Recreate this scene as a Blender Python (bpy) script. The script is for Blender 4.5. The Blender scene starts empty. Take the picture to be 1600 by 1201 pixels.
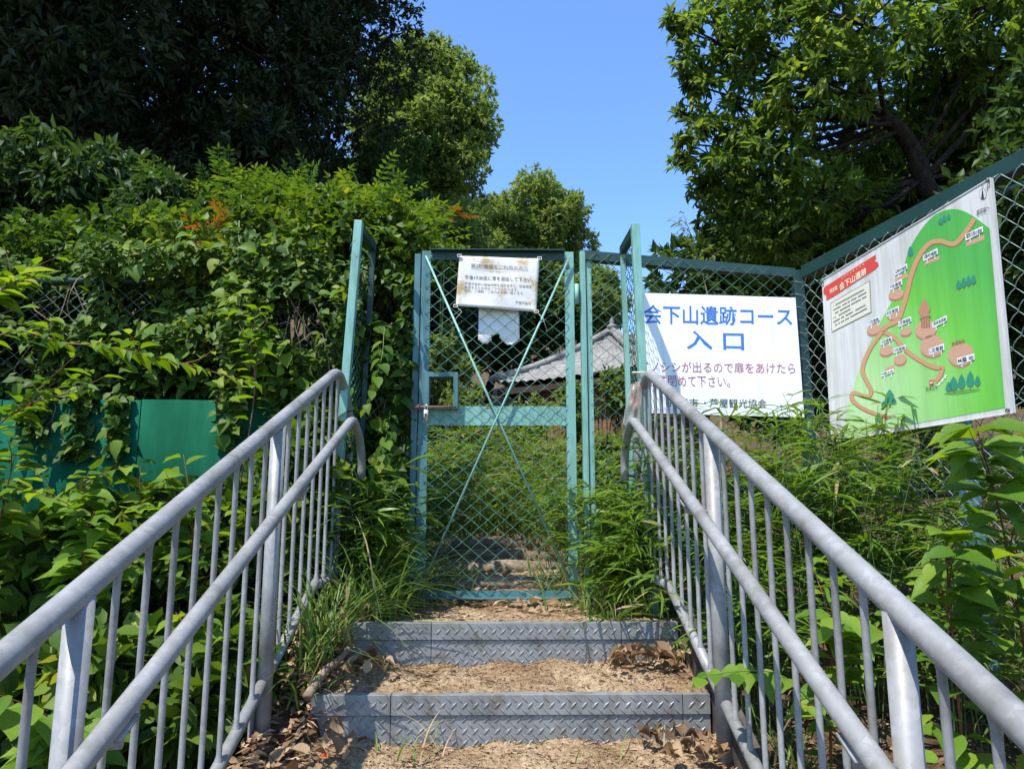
import bpy, bmesh, math, random
import numpy as np
from mathutils import Vector, Matrix
from mathutils.geometry import tessellate_polygon

random.seed(7)
R = np.random.default_rng(11)
PI = math.pi
sc = bpy.context.scene
C = sc.collection

# ------------------------------------------------------------------ camera
EYE = 1.5
FPX, PITCH, YAW = 1140.0, math.radians(9.6), math.radians(1.0)
cam_d = bpy.data.cameras.new('camera')
cam = bpy.data.objects.new('camera', cam_d)
C.objects.link(cam)
cam.location = (0, 0, EYE)
cam.rotation_euler = (PI/2 + PITCH, 0, -YAW)
cam_d.sensor_width = 36
cam_d.lens = 36*FPX/1600
cam_d.clip_start = 0.05
cam_d.clip_end = 600
sc.camera = cam

# ------------------------------------------------------------------ light
SUN = Vector((-0.33, -0.40, 1.0)).normalized()         # towards the sun
elev = math.asin(SUN.z)
world = bpy.data.worlds.new('World')
sc.world = world
world.use_nodes = True
nt = world.node_tree
bg = nt.nodes['Background']
sky = nt.nodes.new('ShaderNodeTexSky')
sky.sky_type = 'NISHITA'
sky.sun_disc = False
sky.sun_elevation = elev
sky.sun_rotation = math.atan2(SUN.x, SUN.y)
sky.air_density = 1.0
sky.dust_density = 0.0
sky.ozone_density = 10.0
nt.links.new(sky.outputs[0], bg.inputs[0])
bg.inputs[1].default_value = 0.15
sl = bpy.data.lights.new('sun', 'SUN')
sl.energy = 3.4
sl.angle = math.radians(0.5)
sl.color = (1.0, 0.96, 0.89)
so = bpy.data.objects.new('sun', sl)
C.objects.link(so)
so.location = (-5, -7, 20)
so.rotation_euler = (-SUN).to_track_quat('-Z', 'Y').to_euler()
sc.view_settings.view_transform = 'Standard'
sc.view_settings.look = 'None'
sc.view_settings.gamma = 1
sc.view_settings.use_curve_mapping = False
sc.view_settings.exposure = 1.18
sc.render.engine = 'CYCLES'
sc.cycles.max_bounces = 8
sc.cycles.diffuse_bounces = 5
sc.cycles.transparent_max_bounces = 8

# ------------------------------------------------------------------ pixel -> direction
_fw = np.array([math.sin(YAW)*math.cos(PITCH), math.cos(YAW)*math.cos(PITCH), math.sin(PITCH)])
_rt = np.array([math.cos(YAW), -math.sin(YAW), 0.0])
_up = np.cross(_rt, _fw)
def ray(px, py): return _fw + _rt*(px-800)/FPX + _up*(600.5-py)/FPX
def P(px, py, Y):                                        # point on the plane y = Y
    r = ray(px, py); r = r*(Y/r[1]); return Vector((r[0], r[1], r[2]+EYE))

# ------------------------------------------------------------------ helpers
def tag(o, label=None, cat=None, group=None, kind=None):
    if label: o['label'] = label
    if cat: o['category'] = cat
    if group: o['group'] = group
    if kind: o['kind'] = kind
    return o
def thing(name, label, cat, loc=(0, 0, 0), group=None):
    o = bpy.data.objects.new(name, None); C.objects.link(o)
    o.location = loc; o.empty_display_size = 0.1
    return tag(o, label, cat, group)
def link(name, me, mat, parent=None, loc=None):
    o = bpy.data.objects.new(name, me); C.objects.link(o)
    if mat is not None and len(me.materials) == 0: me.materials.append(mat)
    if parent is not None:
        o.parent = parent
        o.matrix_parent_inverse = Matrix.Translation(parent.matrix_basis.translation).inverted() if parent.type == 'EMPTY' else Matrix.Identity(4)
    if loc is not None: o.location = loc
    return o
def mesh_np(name, V, F, rnd=None, smooth=True):
    """V (n,3), F (m,k) all the same corner count, or a list of such arrays"""
    Fs = F if isinstance(F, list) else [F]
    V = np.asarray(V, dtype=np.float32)
    me = bpy.data.meshes.new(name)
    me.vertices.add(len(V)); me.vertices.foreach_set('co', V.ravel())
    nl = sum(f.size for f in Fs); npoly = sum(len(f) for f in Fs)
    me.loops.add(nl); me.polygons.add(npoly)
    me.loops.foreach_set('vertex_index', np.concatenate([f.ravel() for f in Fs]).astype(np.int32))
    st = []; o = 0
    for f in Fs:
        st.append(o + np.arange(len(f))*f.shape[1]); o += f.size
    me.polygons.foreach_set('loop_start', np.concatenate(st).astype(np.int32))
    me.update(calc_edges=True)
    if smooth: me.polygons.foreach_set('use_smooth', np.ones(npoly, dtype=bool))
    if rnd is not None:
        a = me.attributes.new('rnd', 'FLOAT', 'POINT')
        a.data.foreach_set('value', np.asarray(rnd, dtype=np.float32))
    return me

class MB:
    """collects boxes, tubes and prisms into one mesh"""
    def __init__(s): s.v = []; s.f = []; s.n = 0
    def add(s, V, F):
        s.v.extend([tuple(p) for p in V]); s.f.extend([tuple(i+s.n for i in f) for f in F]); s.n += len(V); return s
    def box(s, a, b):
        (x0, y0, z0), (x1, y1, z1) = a, b
        V = [(x0,y0,z0),(x1,y0,z0),(x1,y1,z0),(x0,y1,z0),(x0,y0,z1),(x1,y0,z1),(x1,y1,z1),(x0,y1,z1)]
        return s.add(V, [(3,2,1,0),(4,5,6,7),(0,1,5,4),(1,2,6,5),(2,3,7,6),(3,0,4,7)])
    def bar(s, p, q, w, d, up=(0, 0, 1)):                # box beam p->q, w across (side), d along 'up'
        p, q = Vector(p), Vector(q); t = (q-p).normalized(); u = Vector(up)
        u = (u - t*u.dot(t)).normalized(); sd = t.cross(u)
        V = []
        for e in (p, q):
            for a, b in ((-1,-1),(1,-1),(1,1),(-1,1)): V.append(e + sd*(a*w/2) + u*(b*d/2))
        return s.add(V, [(3,2,1,0),(4,5,6,7),(0,1,5,4),(1,2,6,5),(2,3,7,6),(3,0,4,7)])
    def tube(s, pts, r, n=8, cap=True):
        pts = [Vector(p) for p in pts]; m = len(pts)
        rs = r if isinstance(r, (list, tuple)) else [r]*m
        V = []; u = None
        for i, p in enumerate(pts):
            t = (pts[min(i+1, m-1)] - pts[max(i-1, 0)])
            t = t.normalized() if t.length > 1e-9 else Vector((0, 0, 1))
            if u is None: u = t.orthogonal().normalized()
            else:
                u = u - t*u.dot(t); u = u.normalized() if u.length > 1e-6 else t.orthogonal().normalized()
            w = t.cross(u)
            for k in range(n):
                a = 2*PI*k/n; V.append(p + (u*math.cos(a) + w*math.sin(a))*rs[i])
        F = []
        for i in range(m-1):
            for k in range(n):
                k2 = (k+1) % n; F.append((i*n+k, i*n+k2, (i+1)*n+k2, (i+1)*n+k))
        if cap: F.append(tuple(range(n))[::-1]); F.append(tuple((m-1)*n+k for k in range(n)))
        return s.add(V, F)
    def poly(s, pts3):
        tr = tessellate_polygon([[Vector(p) for p in pts3]])
        return s.add(pts3, [tuple(t) for t in tr])
    def mesh(s, name, smooth=False):
        me = bpy.data.meshes.new(name); me.from_pydata(s.v, [], s.f); me.update()
        if smooth: me.polygons.foreach_set('use_smooth', [True]*len(me.polygons))
        return me
    def build(s, name, mat, parent=None, smooth=False, bevel=0):
        o = link(name, s.mesh(name, smooth), mat, parent)
        if bevel:
            m = o.modifiers.new('edge', 'BEVEL'); m.width = bevel; m.segments = 2; m.limit_method = 'ANGLE'
        return o

# ------------------------------------------------------------------ materials
def new_mat(name):
    m = bpy.data.materials.new(name); m.use_nodes = True
    n = m.node_tree.nodes; l = m.node_tree.links
    return m, n, l, n['Principled BSDF']
def ramp(n, stops):
    r = n.new('ShaderNodeValToRGB'); e = r.color_ramp.elements
    while len(e) < len(stops): e.new(0.5)
    for k, (p, c) in enumerate(stops): e[k].position = p; e[k].color = (*c, 1)
    return r
def coords(n, l, scale=1.0, kind='Object'):
    tc = n.new('ShaderNodeTexCoord'); mp = n.new('ShaderNodeMapping')
    s = scale if isinstance(scale, tuple) else (scale,)*3
    mp.inputs['Scale'].default_value = s; l.new(tc.outputs[kind], mp.inputs[0]); return mp
def noise(n, l, src, scale, detail=4, rough=0.6):
    t = n.new('ShaderNodeTexNoise'); t.inputs['Scale'].default_value = scale
    t.inputs['Detail'].default_value = detail; t.inputs['Roughness'].default_value = rough
    l.new(src.outputs[0], t.inputs['Vector']); return t
def bump(n, l, h, b, strength=0.3, dist=0.01):
    bp = n.new('ShaderNodeBump'); bp.inputs['Strength'].default_value = strength; bp.inputs['Distance'].default_value = dist
    l.new(h, bp.inputs['Height']); l.new(bp.outputs[0], b.inputs['Normal'])
def flat(name, col, rough=0.6, spec=0.4, metal=0):
    m, n, l, b = new_mat(name)
    b.inputs['Base Color'].default_value = (*col, 1); b.inputs['Roughness'].default_value = rough
    b.inputs['Specular IOR Level'].default_value = spec; b.inputs['Metallic'].default_value = metal
    return m
def mottled(name, stops, scale, rough=0.7, bs=0.3, bd=0.01, detail=6, metal=0, spec=0.3, bscale=None):
    m, n, l, b = new_mat(name)
    mp = coords(n, l); t = noise(n, l, mp, scale, detail); r = ramp(n, stops)
    l.new(t.outputs[0], r.inputs[0]); l.new(r.outputs[0], b.inputs['Base Color'])
    b.inputs['Roughness'].default_value = rough; b.inputs['Metallic'].default_value = metal
    b.inputs['Specular IOR Level'].default_value = spec
    t2 = noise(n, l, mp, bscale or scale*3, 4)
    if bs: bump(n, l, t2.outputs[0], b, bs, bd)
    return m
def leaf_mat(name, stops, trans=0.3, rough=0.5, single=False, tcol=None, spec=0.22):
    m, n, l, b = new_mat(name)
    if single:
        oi = n.new('ShaderNodeObjectInfo'); src = oi.outputs['Random']
    else:
        at = n.new('ShaderNodeAttribute'); at.attribute_name = 'rnd'; src = at.outputs['Fac']
    r = ramp(n, stops); l.new(src, r.inputs[0])
    b.inputs['Roughness'].default_value = rough; b.inputs['Specular IOR Level'].default_value = spec
    col = r.outputs[0]
    if single:                                           # mild blotches and veins on leaves seen close
        mp = coords(n, l, 30.0); t = noise(n, l, mp, 1.0, 3)
        mx = n.new('ShaderNodeMix'); mx.data_type = 'RGBA'; mx.blend_type = 'MULTIPLY'
        rr = ramp(n, [(0.3, (0.75, 0.8, 0.7)), (0.7, (1.1, 1.1, 1.05))]); l.new(t.outputs[0], rr.inputs[0])
        mx.inputs[0].default_value = 1.0
        l.new(col, mx.inputs[6]); l.new(rr.outputs[0], mx.inputs[7]); col = mx.outputs[2]
        bump(n, l, t.outputs[0], b, 0.3, 0.003)
    l.new(col, b.inputs['Base Color'])
    tr = n.new('ShaderNodeBsdfTranslucent')
    hs = n.new('ShaderNodeHueSaturation'); hs.inputs['Value'].default_value = 1.7; hs.inputs['Hue'].default_value = 0.485
    hs.inputs['Saturation'].default_value = 1.1
    l.new(col, hs.inputs['Color']); l.new(hs.outputs[0], tr.inputs[0])
    ms = n.new('ShaderNodeMixShader'); ms.inputs[0].default_value = trans+0.07
    l.new(b.outputs[0], ms.inputs[1]); l.new(tr.outputs[0], ms.inputs[2])
    l.new(ms.outputs[0], n['Material Output'].inputs[0])
    return m

M = {}
# galvanised steel with spangle
def galv():
    m, n, l, b = new_mat('galvanised_steel')
    mp = coords(n, l); v = n.new('ShaderNodeTexVoronoi'); v.inputs['Scale'].default_value = 75
    nz = noise(n, l, mp, 25, 3)
    va = n.new('ShaderNodeVectorMath'); va.operation = 'MULTIPLY_ADD'
    l.new(nz.outputs['Color'], va.inputs[0]); va.inputs[1].default_value = (0.03,)*3; l.new(mp.outputs[0], va.inputs[2])
    l.new(va.outputs[0], v.inputs['Vector'])
    r = ramp(n, [(0.0, (0.25, 0.25, 0.246)), (0.6, (0.28, 0.28, 0.276)), (1.0, (0.33, 0.33, 0.326))])
    l.new(v.outputs['Color'], r.inputs[0])
    t2 = noise(n, l, mp, 6, 6); r2 = ramp(n, [(0.30, (0.55, 0.53, 0.49)), (0.45, (0.85, 0.84, 0.82)), (0.62, (1, 1, 1))]); l.new(t2.outputs[0], r2.inputs[0])
    mx = n.new('ShaderNodeMix'); mx.data_type = 'RGBA'; mx.blend_type = 'MULTIPLY'; mx.inputs[0].default_value = 1
    l.new(r.outputs[0], mx.inputs[6]); l.new(r2.outputs[0], mx.inputs[7]); l.new(mx.outputs[2], b.inputs['Base Color'])
    b.inputs['Metallic'].default_value = 0.08; b.inputs['Roughness'].default_value = 0.52
    bump(n, l, nz.outputs[0], b, 0.08, 0.002)
    return m
M['galv'] = galv()
M['plate'] = mottled('checker_plate_steel', [(0.25, (0.15, 0.15, 0.142)), (0.5, (0.25, 0.258, 0.255)), (0.8, (0.33, 0.34, 0.338))], 9, 0.5, 0.15, 0.002, metal=0.35, bscale=90)
def painted(name, base, dark, rust=0.62):
    m, n, l, b = new_mat(name)
    mp = coords(n, l); t = noise(n, l, mp, 7, 6); r = ramp(n, [(0.3, dark), (0.7, base)]); l.new(t.outputs[0], r.inputs[0])
    t2 = noise(n, l, mp, 11, 8, 0.7); r2 = ramp(n, [(rust, (0, 0, 0)), (rust+0.04, (1, 1, 1))]); l.new(t2.outputs[0], r2.inputs[0])
    mx = n.new('ShaderNodeMix'); mx.data_type = 'RGBA'
    l.new(r2.outputs[0], mx.inputs[0]); l.new(r.outputs[0], mx.inputs[6]); mx.inputs[7].default_value = (0.2, 0.085, 0.04, 1)
    l.new(mx.outputs[2], b.inputs['Base Color']); b.inputs['Roughness'].default_value = 0.5
    bump(n, l, t2.outputs[0], b, 0.1, 0.002)
    return m
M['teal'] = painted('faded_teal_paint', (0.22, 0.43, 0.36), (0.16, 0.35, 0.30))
M['tealblue'] = painted('blue_green_paint_and_shade', (0.085, 0.21, 0.23), (0.05, 0.15, 0.17))  # the left gate stile's shade is put into this darker blue-green
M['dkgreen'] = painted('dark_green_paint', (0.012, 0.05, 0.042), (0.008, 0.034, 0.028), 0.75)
M['wire'] = flat('green_vinyl_wire', (0.06, 0.17, 0.12), 0.4, 0.4)
M['wire_gate'] = flat('green_vinyl_wire_gate', (0.075, 0.21, 0.145), 0.4, 0.5)
M['wire_grey'] = flat('weathered_grey_wire', (0.15, 0.21, 0.18), 0.35, 0.6, 0.1)
M['sheet'] = mottled('green_sheet_metal', [(0.3, (0.006, 0.075, 0.042)), (0.7, (0.012, 0.105, 0.062))], 2.5, 0.75, 0.1, 0.01, spec=0.02)
M['rust'] = mottled('rusty_iron', [(0.3, (0.10, 0.05, 0.035)), (0.7, (0.24, 0.12, 0.09))], 60, 0.8, 0.3, 0.003)
M['steel'] = flat('padlock_steel', (0.55, 0.55, 0.53), 0.4, 0.5, 0.5)
M['darksteel'] = mottled('weathered_stringer_steel', [(0.3, (0.035, 0.03, 0.026)), (0.7, (0.10, 0.085, 0.07))], 12, 0.75, 0.2, 0.003)
M['gravel'] = mottled('sandy_gravel', [(0.25, (0.16, 0.105, 0.06)), (0.45, (0.38, 0.275, 0.165)), (0.62, (0.54, 0.41, 0.255)), (0.8, (0.66, 0.52, 0.35))], 60, 0.95, 1.0, 0.012, detail=9, bscale=160, spec=0.1)
def patchy(m):
    n = m.node_tree.nodes; l = m.node_tree.links; b = n['Principled BSDF']; src = b.inputs['Base Color'].links[0].from_socket
    mp = coords(n, l); t = noise(n, l, mp, 5, 5); r = ramp(n, [(0.35, (0.62, 0.55, 0.48)), (0.6, (1, 1, 1))]); l.new(t.outputs[0], r.inputs[0])
    mx = n.new('ShaderNodeMix'); mx.data_type = 'RGBA'; mx.blend_type = 'MULTIPLY'; mx.inputs[0].default_value = 1
    l.new(src, mx.inputs[6]); l.new(r.outputs[0], mx.inputs[7]); l.new(mx.outputs[2], b.inputs['Base Color'])
patchy(M['gravel'])
def streaks(m, dark, scale=(30, 30, 2.2), lo=0.36, hi=0.60):
    n = m.node_tree.nodes; l = m.node_tree.links; b = n['Principled BSDF']; src = b.inputs['Base Color'].links[0].from_socket
    mp = coords(n, l, scale); t = noise(n, l, mp, 1.0, 5); r = ramp(n, [(lo, dark), (hi, (1, 1, 1))]); l.new(t.outputs[0], r.inputs[0])
    mx = n.new('ShaderNodeMix'); mx.data_type = 'RGBA'; mx.blend_type = 'MULTIPLY'; mx.inputs[0].default_value = 1
    l.new(src, mx.inputs[6]); l.new(r.outputs[0], mx.inputs[7]); l.new(mx.outputs[2], b.inputs['Base Color'])
def ground_mat():
    m, n, l, b = new_mat('woodland_soil')
    mp = coords(n, l); t = noise(n, l, mp, 14, 9, 0.7)
    r = ramp(n, [(0.3, (0.035, 0.022, 0.012)), (0.5, (0.10, 0.065, 0.035)), (0.7, (0.22, 0.15, 0.085))])
    l.new(t.outputs[0], r.inputs[0]); l.new(r.outputs[0], b.inputs['Base Color']); b.inputs['Roughness'].default_value = 0.95
    b.inputs['Specular IOR Level'].default_value = 0.1
    t2 = noise(n, l, mp, 40, 6); bump(n, l, t2.outputs[0], b, 0.9, 0.03)
    return m
M['soil'] = ground_mat()
M['concrete'] = mottled('stained_concrete', [(0.3, (0.05, 0.045, 0.032)), (0.55, (0.12, 0.105, 0.08)), (0.8, (0.20, 0.185, 0.155))], 5, 0.9, 0.5, 0.01, bscale=70, spec=0.15)
M['bark'] = mottled('dark_bark', [(0.3, (0.018, 0.014, 0.011)), (0.7, (0.055, 0.043, 0.033))], 14, 0.95, 1.0, 0.03, spec=0.1)
M['stem_red'] = flat('red_brown_stem', (0.20, 0.07, 0.035), 0.55)
M['stem_green'] = flat('green_stem', (0.10, 0.17, 0.04), 0.55)
M['stem_tan'] = flat('dry_tan_stem', (0.34, 0.26, 0.14), 0.7)
M['white'] = mottled('white_enamel_board', [(0.3, (0.76, 0.78, 0.79)), (0.7, (0.84, 0.85, 0.86))], 3, 0.4, 0.02, 0.001)
M['offwhite'] = mottled('grey_white_board', [(0.3, (0.58, 0.57, 0.54)), (0.7, (0.68, 0.67, 0.64))], 5, 0.45, 0.02, 0.001)
M['blue_ink'] = flat('blue_lettering', (0.045, 0.17, 0.50), 0.5)
M['red_ink'] = flat('faded_red_lettering', (0.42, 0.13, 0.17), 0.5)
M['black_ink'] = flat('black_lettering', (0.03, 0.03, 0.035), 0.5)
M['grey_ink'] = flat('faded_grey_lettering', (0.16, 0.15, 0.15), 0.6)
M['banner_red'] = flat('red_banner_print', (0.60, 0.065, 0.05), 0.5)
M['cream_ink'] = flat('cream_lettering', (0.80, 0.70, 0.48), 0.5)
M['cream'] = flat('cream_panel_print', (0.66, 0.63, 0.50), 0.5)
M['olive_line'] = flat('olive_outline_print', (0.28, 0.24, 0.13), 0.5)
M['map_path'] = flat('tan_path_print', (0.53, 0.29, 0.14), 0.5)
M['map_path_edge'] = flat('brown_edge_print', (0.26, 0.13, 0.07), 0.5)
M['map_mound'] = flat('pink_tan_mound_print', (0.55, 0.31, 0.20), 0.5)
M['map_mound_side'] = flat('mound_side_print', (0.45, 0.22, 0.13), 0.5)
M['map_tree'] = flat('teal_tree_print', (0.035, 0.24, 0.14), 0.5)
M['map_trunk'] = flat('brown_trunk_print', (0.30, 0.12, 0.05), 0.5)
M['map_plate'] = flat('white_label_print', (0.74, 0.75, 0.74), 0.5)
M['map_shadow'] = flat('dark_green_print', (0.10, 0.33, 0.06), 0.5)
def hill_print():
    m, n, l, b = new_mat('green_hill_print')
    tc = n.new('ShaderNodeTexCoord'); mp = n.new('ShaderNodeMapping'); l.new(tc.outputs['Generated'], mp.inputs[0])
    g = n.new('ShaderNodeTexGradient'); g.gradient_type = 'SPHERICAL'
    mp.vector_type = 'TEXTURE'; mp.inputs['Location'].default_value = (0.18, 0.5, 0.12); mp.inputs['Scale'].default_value = (1.0, 9, 0.85)
    l.new(mp.outputs[0], g.inputs[0])
    r = ramp(n, [(0.0, (0.085, 0.40, 0.075)), (0.3, (0.16, 0.52, 0.06)), (0.95, (0.50, 0.70, 0.36))])
    l.new(g.outputs[0], r.inputs[0]); l.new(r.outputs[0], b.inputs['Base Color']); b.inputs['Roughness'].default_value = 0.5
    return m
M['hill_print'] = hill_print()
def paper():
    m, n, l, b = new_mat('stained_paper')
    mp = coords(n, l); t = noise(n, l, mp, 9, 4); r = ramp(n, [(0.35, (0.72, 0.71, 0.67)), (0.55, (0.66, 0.62, 0.53)), (0.68, (0.45, 0.32, 0.16))])
    l.new(t.outputs[0], r.inputs[0]); l.new(r.outputs[0], b.inputs['Base Color']); b.inputs['Roughness'].default_value = 0.35
    t2 = noise(n, l, mp, 18, 3); bump(n, l, t2.outputs[0], b, 0.25, 0.01)
    return m
M['paper'] = paper()
M['torn_paper'] = flat('torn_white_paper', (0.74, 0.74, 0.71), 0.7)
M['string'] = flat('white_string', (0.70, 0.66, 0.55), 0.8)
def plastic():
    m, n, l, b = new_mat('dusty_clear_plastic')
    mp = coords(n, l); t = noise(n, l, mp, 14, 4); r = ramp(n, [(0.45, (0.42, 0.40, 0.35)), (0.70, (0.36, 0.22, 0.18))])
    l.new(t.outputs[0], r.inputs[0]); l.new(r.outputs[0], b.inputs['Base Color'])
    b.inputs['Roughness'].default_value = 0.25; b.inputs['Alpha'].default_value = 0.45
    return m
M['plastic'] = plastic()
M['tile'] = mottled('grey_roof_tile', [(0.3, (0.14, 0.137, 0.134)), (0.7, (0.28, 0.274, 0.268))], 9, 0.6, 0.2, 0.005)
M['brush'] = mottled('brown_brushwood', [(0.3, (0.12, 0.055, 0.03)), (0.7, (0.30, 0.16, 0.09))], 30, 0.9, 0.4, 0.01)
M['darkwood'] = flat('dark_timber', (0.04, 0.028, 0.02), 0.8)
M['log'] = mottled('weathered_log', [(0.3, (0.13, 0.09, 0.06)), (0.7, (0.32, 0.24, 0.17))], 20, 0.9, 0.5, 0.01)
M['orange'] = flat('orange_petal', (0.75, 0.10, 0.02), 0.6)

streaks(M['offwhite'], (0.80, 0.79, 0.74)); streaks(M['white'], (0.86, 0.85, 0.82), lo=0.30, hi=0.45); streaks(M['sheet'], (0.62, 0.66, 0.60), (9, 9, 1.2)); streaks(M['hill_print'], (0.86, 0.88, 0.82))
streaks(M['teal'], (0.72, 0.72, 0.66), (40, 40, 5)); streaks(M['tealblue'], (0.72, 0.72, 0.66), (40, 40, 5)); streaks(M['plate'], (0.70, 0.63, 0.53), (22, 22, 9), 0.32, 0.5)
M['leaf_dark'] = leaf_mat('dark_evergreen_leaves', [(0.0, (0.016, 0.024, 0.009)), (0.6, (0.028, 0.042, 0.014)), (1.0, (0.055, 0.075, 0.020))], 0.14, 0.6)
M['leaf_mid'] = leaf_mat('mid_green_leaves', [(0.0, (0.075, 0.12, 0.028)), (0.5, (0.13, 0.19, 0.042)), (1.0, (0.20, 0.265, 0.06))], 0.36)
M['leaf_oak'] = leaf_mat('oak_leaves', [(0.0, (0.045, 0.085, 0.016)), (0.5, (0.095, 0.16, 0.026)), (0.85, (0.16, 0.23, 0.036)), (1.0, (0.23, 0.28, 0.05))], 0.45, 0.45)
M['leaf_vine'] = leaf_mat('vine_leaves', [(0.0, (0.030, 0.065, 0.010)), (0.5, (0.070, 0.13, 0.016)), (0.85, (0.14, 0.21, 0.024)), (1.0, (0.24, 0.26, 0.04))], 0.28)
M['leaf_fern'] = leaf_mat('yellow_green_leaflets', [(0.0, (0.045, 0.10, 0.016)), (0.5, (0.09, 0.165, 0.022)), (1.0, (0.17, 0.23, 0.032))], 0.32)
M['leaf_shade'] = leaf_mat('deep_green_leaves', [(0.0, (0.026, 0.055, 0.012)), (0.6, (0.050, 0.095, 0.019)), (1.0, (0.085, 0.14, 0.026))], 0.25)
M['leaf_bamboo'] = leaf_mat('bamboo_grass_leaves', [(0.0, (0.055, 0.115, 0.016)), (0.5, (0.105, 0.19, 0.024)), (0.93, (0.17, 0.26, 0.036)), (0.95, (0.34, 0.27, 0.13)), (1.0, (0.38, 0.30, 0.16))], 0.30, 0.38)
M['grass'] = leaf_mat('grass_blades', [(0.0, (0.06, 0.12, 0.025)), (0.6, (0.12, 0.20, 0.04)), (0.85, (0.18, 0.24, 0.07)), (0.88, (0.36, 0.29, 0.15)), (1.0, (0.42, 0.34, 0.19))], 0.28)
M['leaf_one'] = leaf_mat('broad_leaf_single', [(0.0, (0.075, 0.16, 0.018)), (0.5, (0.13, 0.23, 0.026)), (0.9, (0.20, 0.30, 0.036)), (1.0, (0.28, 0.33, 0.05))], 0.34, 0.45, single=True)
M['leaf_one_vine'] = leaf_mat('vine_leaf_single', [(0.0, (0.045, 0.10, 0.014)), (0.5, (0.085, 0.16, 0.020)), (0.9, (0.16, 0.24, 0.030)), (1.0, (0.25, 0.29, 0.045))], 0.30, 0.45, single=True)
M['leaf_dry'] = leaf_mat('dry_fallen_leaves', [(0.0, (0.12, 0.07, 0.04)), (0.5, (0.30, 0.19, 0.11)), (1.0, (0.48, 0.34, 0.22))], 0.1, 0.7)
M['leaf_dry_one'] = leaf_mat('dry_leaf_single', [(0.0, (0.12, 0.065, 0.035)), (0.5, (0.24, 0.15, 0.085)), (1.0, (0.42, 0.30, 0.19))], 0.1, 0.7, single=True)
M['leaf_autumn'] = leaf_mat('orange_new_leaves', [(0.0, (0.16, 0.13, 0.02)), (0.6, (0.28, 0.14, 0.03)), (1.0, (0.36, 0.09, 0.04))], 0.3)

# ------------------------------------------------------------------ leaf batches
def unit(a): return a/np.maximum(np.linalg.norm(a, axis=-1, keepdims=True), 1e-9)
TPL = {   # (along, across, out)
 'diamond': (np.array([(0,0,0),(0.42,0.5,0.07),(1,0,-0.10),(0.42,-0.5,0.07)]), [np.array([(0,2,1),(0,3,2)])]),
 'ovate': (np.array([(0,0,0),(0.22,0.42,0.05),(0.58,0.42,0.05),(1,0,-0.14),(0.58,-0.42,0.05),(0.22,-0.42,0.05),(0.5,0,-0.02)]),
           [np.array([(0,6,2,1),(6,3,2,2)])[:1], np.array([(0,5,4,6)]), np.array([(6,3,2)]), np.array([(6,4,3)])]),
 'blade': (np.array([(0,0.3,0),(0,-0.3,0),(0.45,0.5,0.04),(0.45,-0.5,0.04),(0.8,0.3,-0.03),(0.8,-0.3,-0.03),(1,0,-0.12)]),
           [np.array([(0,1,3,2),(2,3,5,4)]), np.array([(4,5,6)])]),
}
class Leaves:
    def __init__(s): s.p = []; s.a = []; s.n = []; s.L = []; s.W = []; s.r = []
    def add(s, p, a, n, L, W, r):
        p = np.asarray(p, float); k = len(p)
        s.p.append(p); s.a.append(np.broadcast_to(a, (k, 3))); s.n.append(np.broadcast_to(n, (k, 3)))
        for lst, v in ((s.L, L), (s.W, W), (s.r, r)): lst.append(np.broadcast_to(np.asarray(v, float), (k,)))
    def count(s): return sum(len(x) for x in s.p)
    def mesh(s, name, tpl='diamond'):
        T, Fs = TPL[tpl]
        p = np.concatenate(s.p); a = unit(np.concatenate(s.a)); n = np.concatenate(s.n)
        n = unit(n - a*np.sum(n*a, 1, keepdims=True)); sd = np.cross(n, a)
        L = np.concatenate(s.L)[:, None, None]; W = np.concatenate(s.W)[:, None, None]; r = np.concatenate(s.r)
        V = p[:, None, :] + a[:, None, :]*(T[None, :, 0:1]*L) + sd[:, None, :]*(T[None, :, 1:2]*W) + n[:, None, :]*(T[None, :, 2:3]*L)
        k = len(p); m = len(T); off = (np.arange(k)*m)[:, None, None]
        F = [(f[None]+off).reshape(-1, f.shape[1]) for f in Fs]
        return mesh_np(name, V.reshape(-1, 3), F, np.repeat(r, m))
def rdir(k): return unit(R.normal(size=(k, 3)))
UP = np.array([0, 0, 1.0])
def blob_leaves(B, c, rad, k, L, W, droop=0.25, shell=0.45, upb=0.7, tone=0.0, flatten=False):
    """leaves through an ellipsoid, denser to its surface"""
    d = rdir(k); rr = (1-shell) + shell*R.random(k)**0.7
    rr = np.where(R.random(k) < 0.15, R.random(k)**0.5, rr)
    p = np.asarray(c) + d*np.asarray(rad)*rr[:, None]
    out = unit(d/np.asarray(rad))
    a = unit(out*0.7 + R.normal(size=(k, 3))*0.7 - UP*droop)
    n = unit(out*0.45 + UP*upb + R.normal(size=(k, 3))*0.45)
    Lr = L*(0.65+0.7*R.random(k))
    B.add(p, a, n, Lr, W/L*Lr*(0.85+0.3*R.random(k)), np.clip(0.45+tone+R.normal(size=k)*0.22, 0, 1))

def smooth_path(pts, sub=4):
    pts = [Vector(p) for p in pts]
    if len(pts) < 3: return pts
    out = []
    for i in range(len(pts)-1):
        p0 = pts[max(i-1, 0)]; p1 = pts[i]; p2 = pts[i+1]; p3 = pts[min(i+2, len(pts)-1)]
        for k in range(sub):
            t = k/sub
            out.append(0.5*((2*p1)+(p2-p0)*t+(2*p0-5*p1+4*p2-p3)*t*t+(3*p1-p0-3*p2+p3)*t**3))
    out.append(pts[-1]); return out

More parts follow.
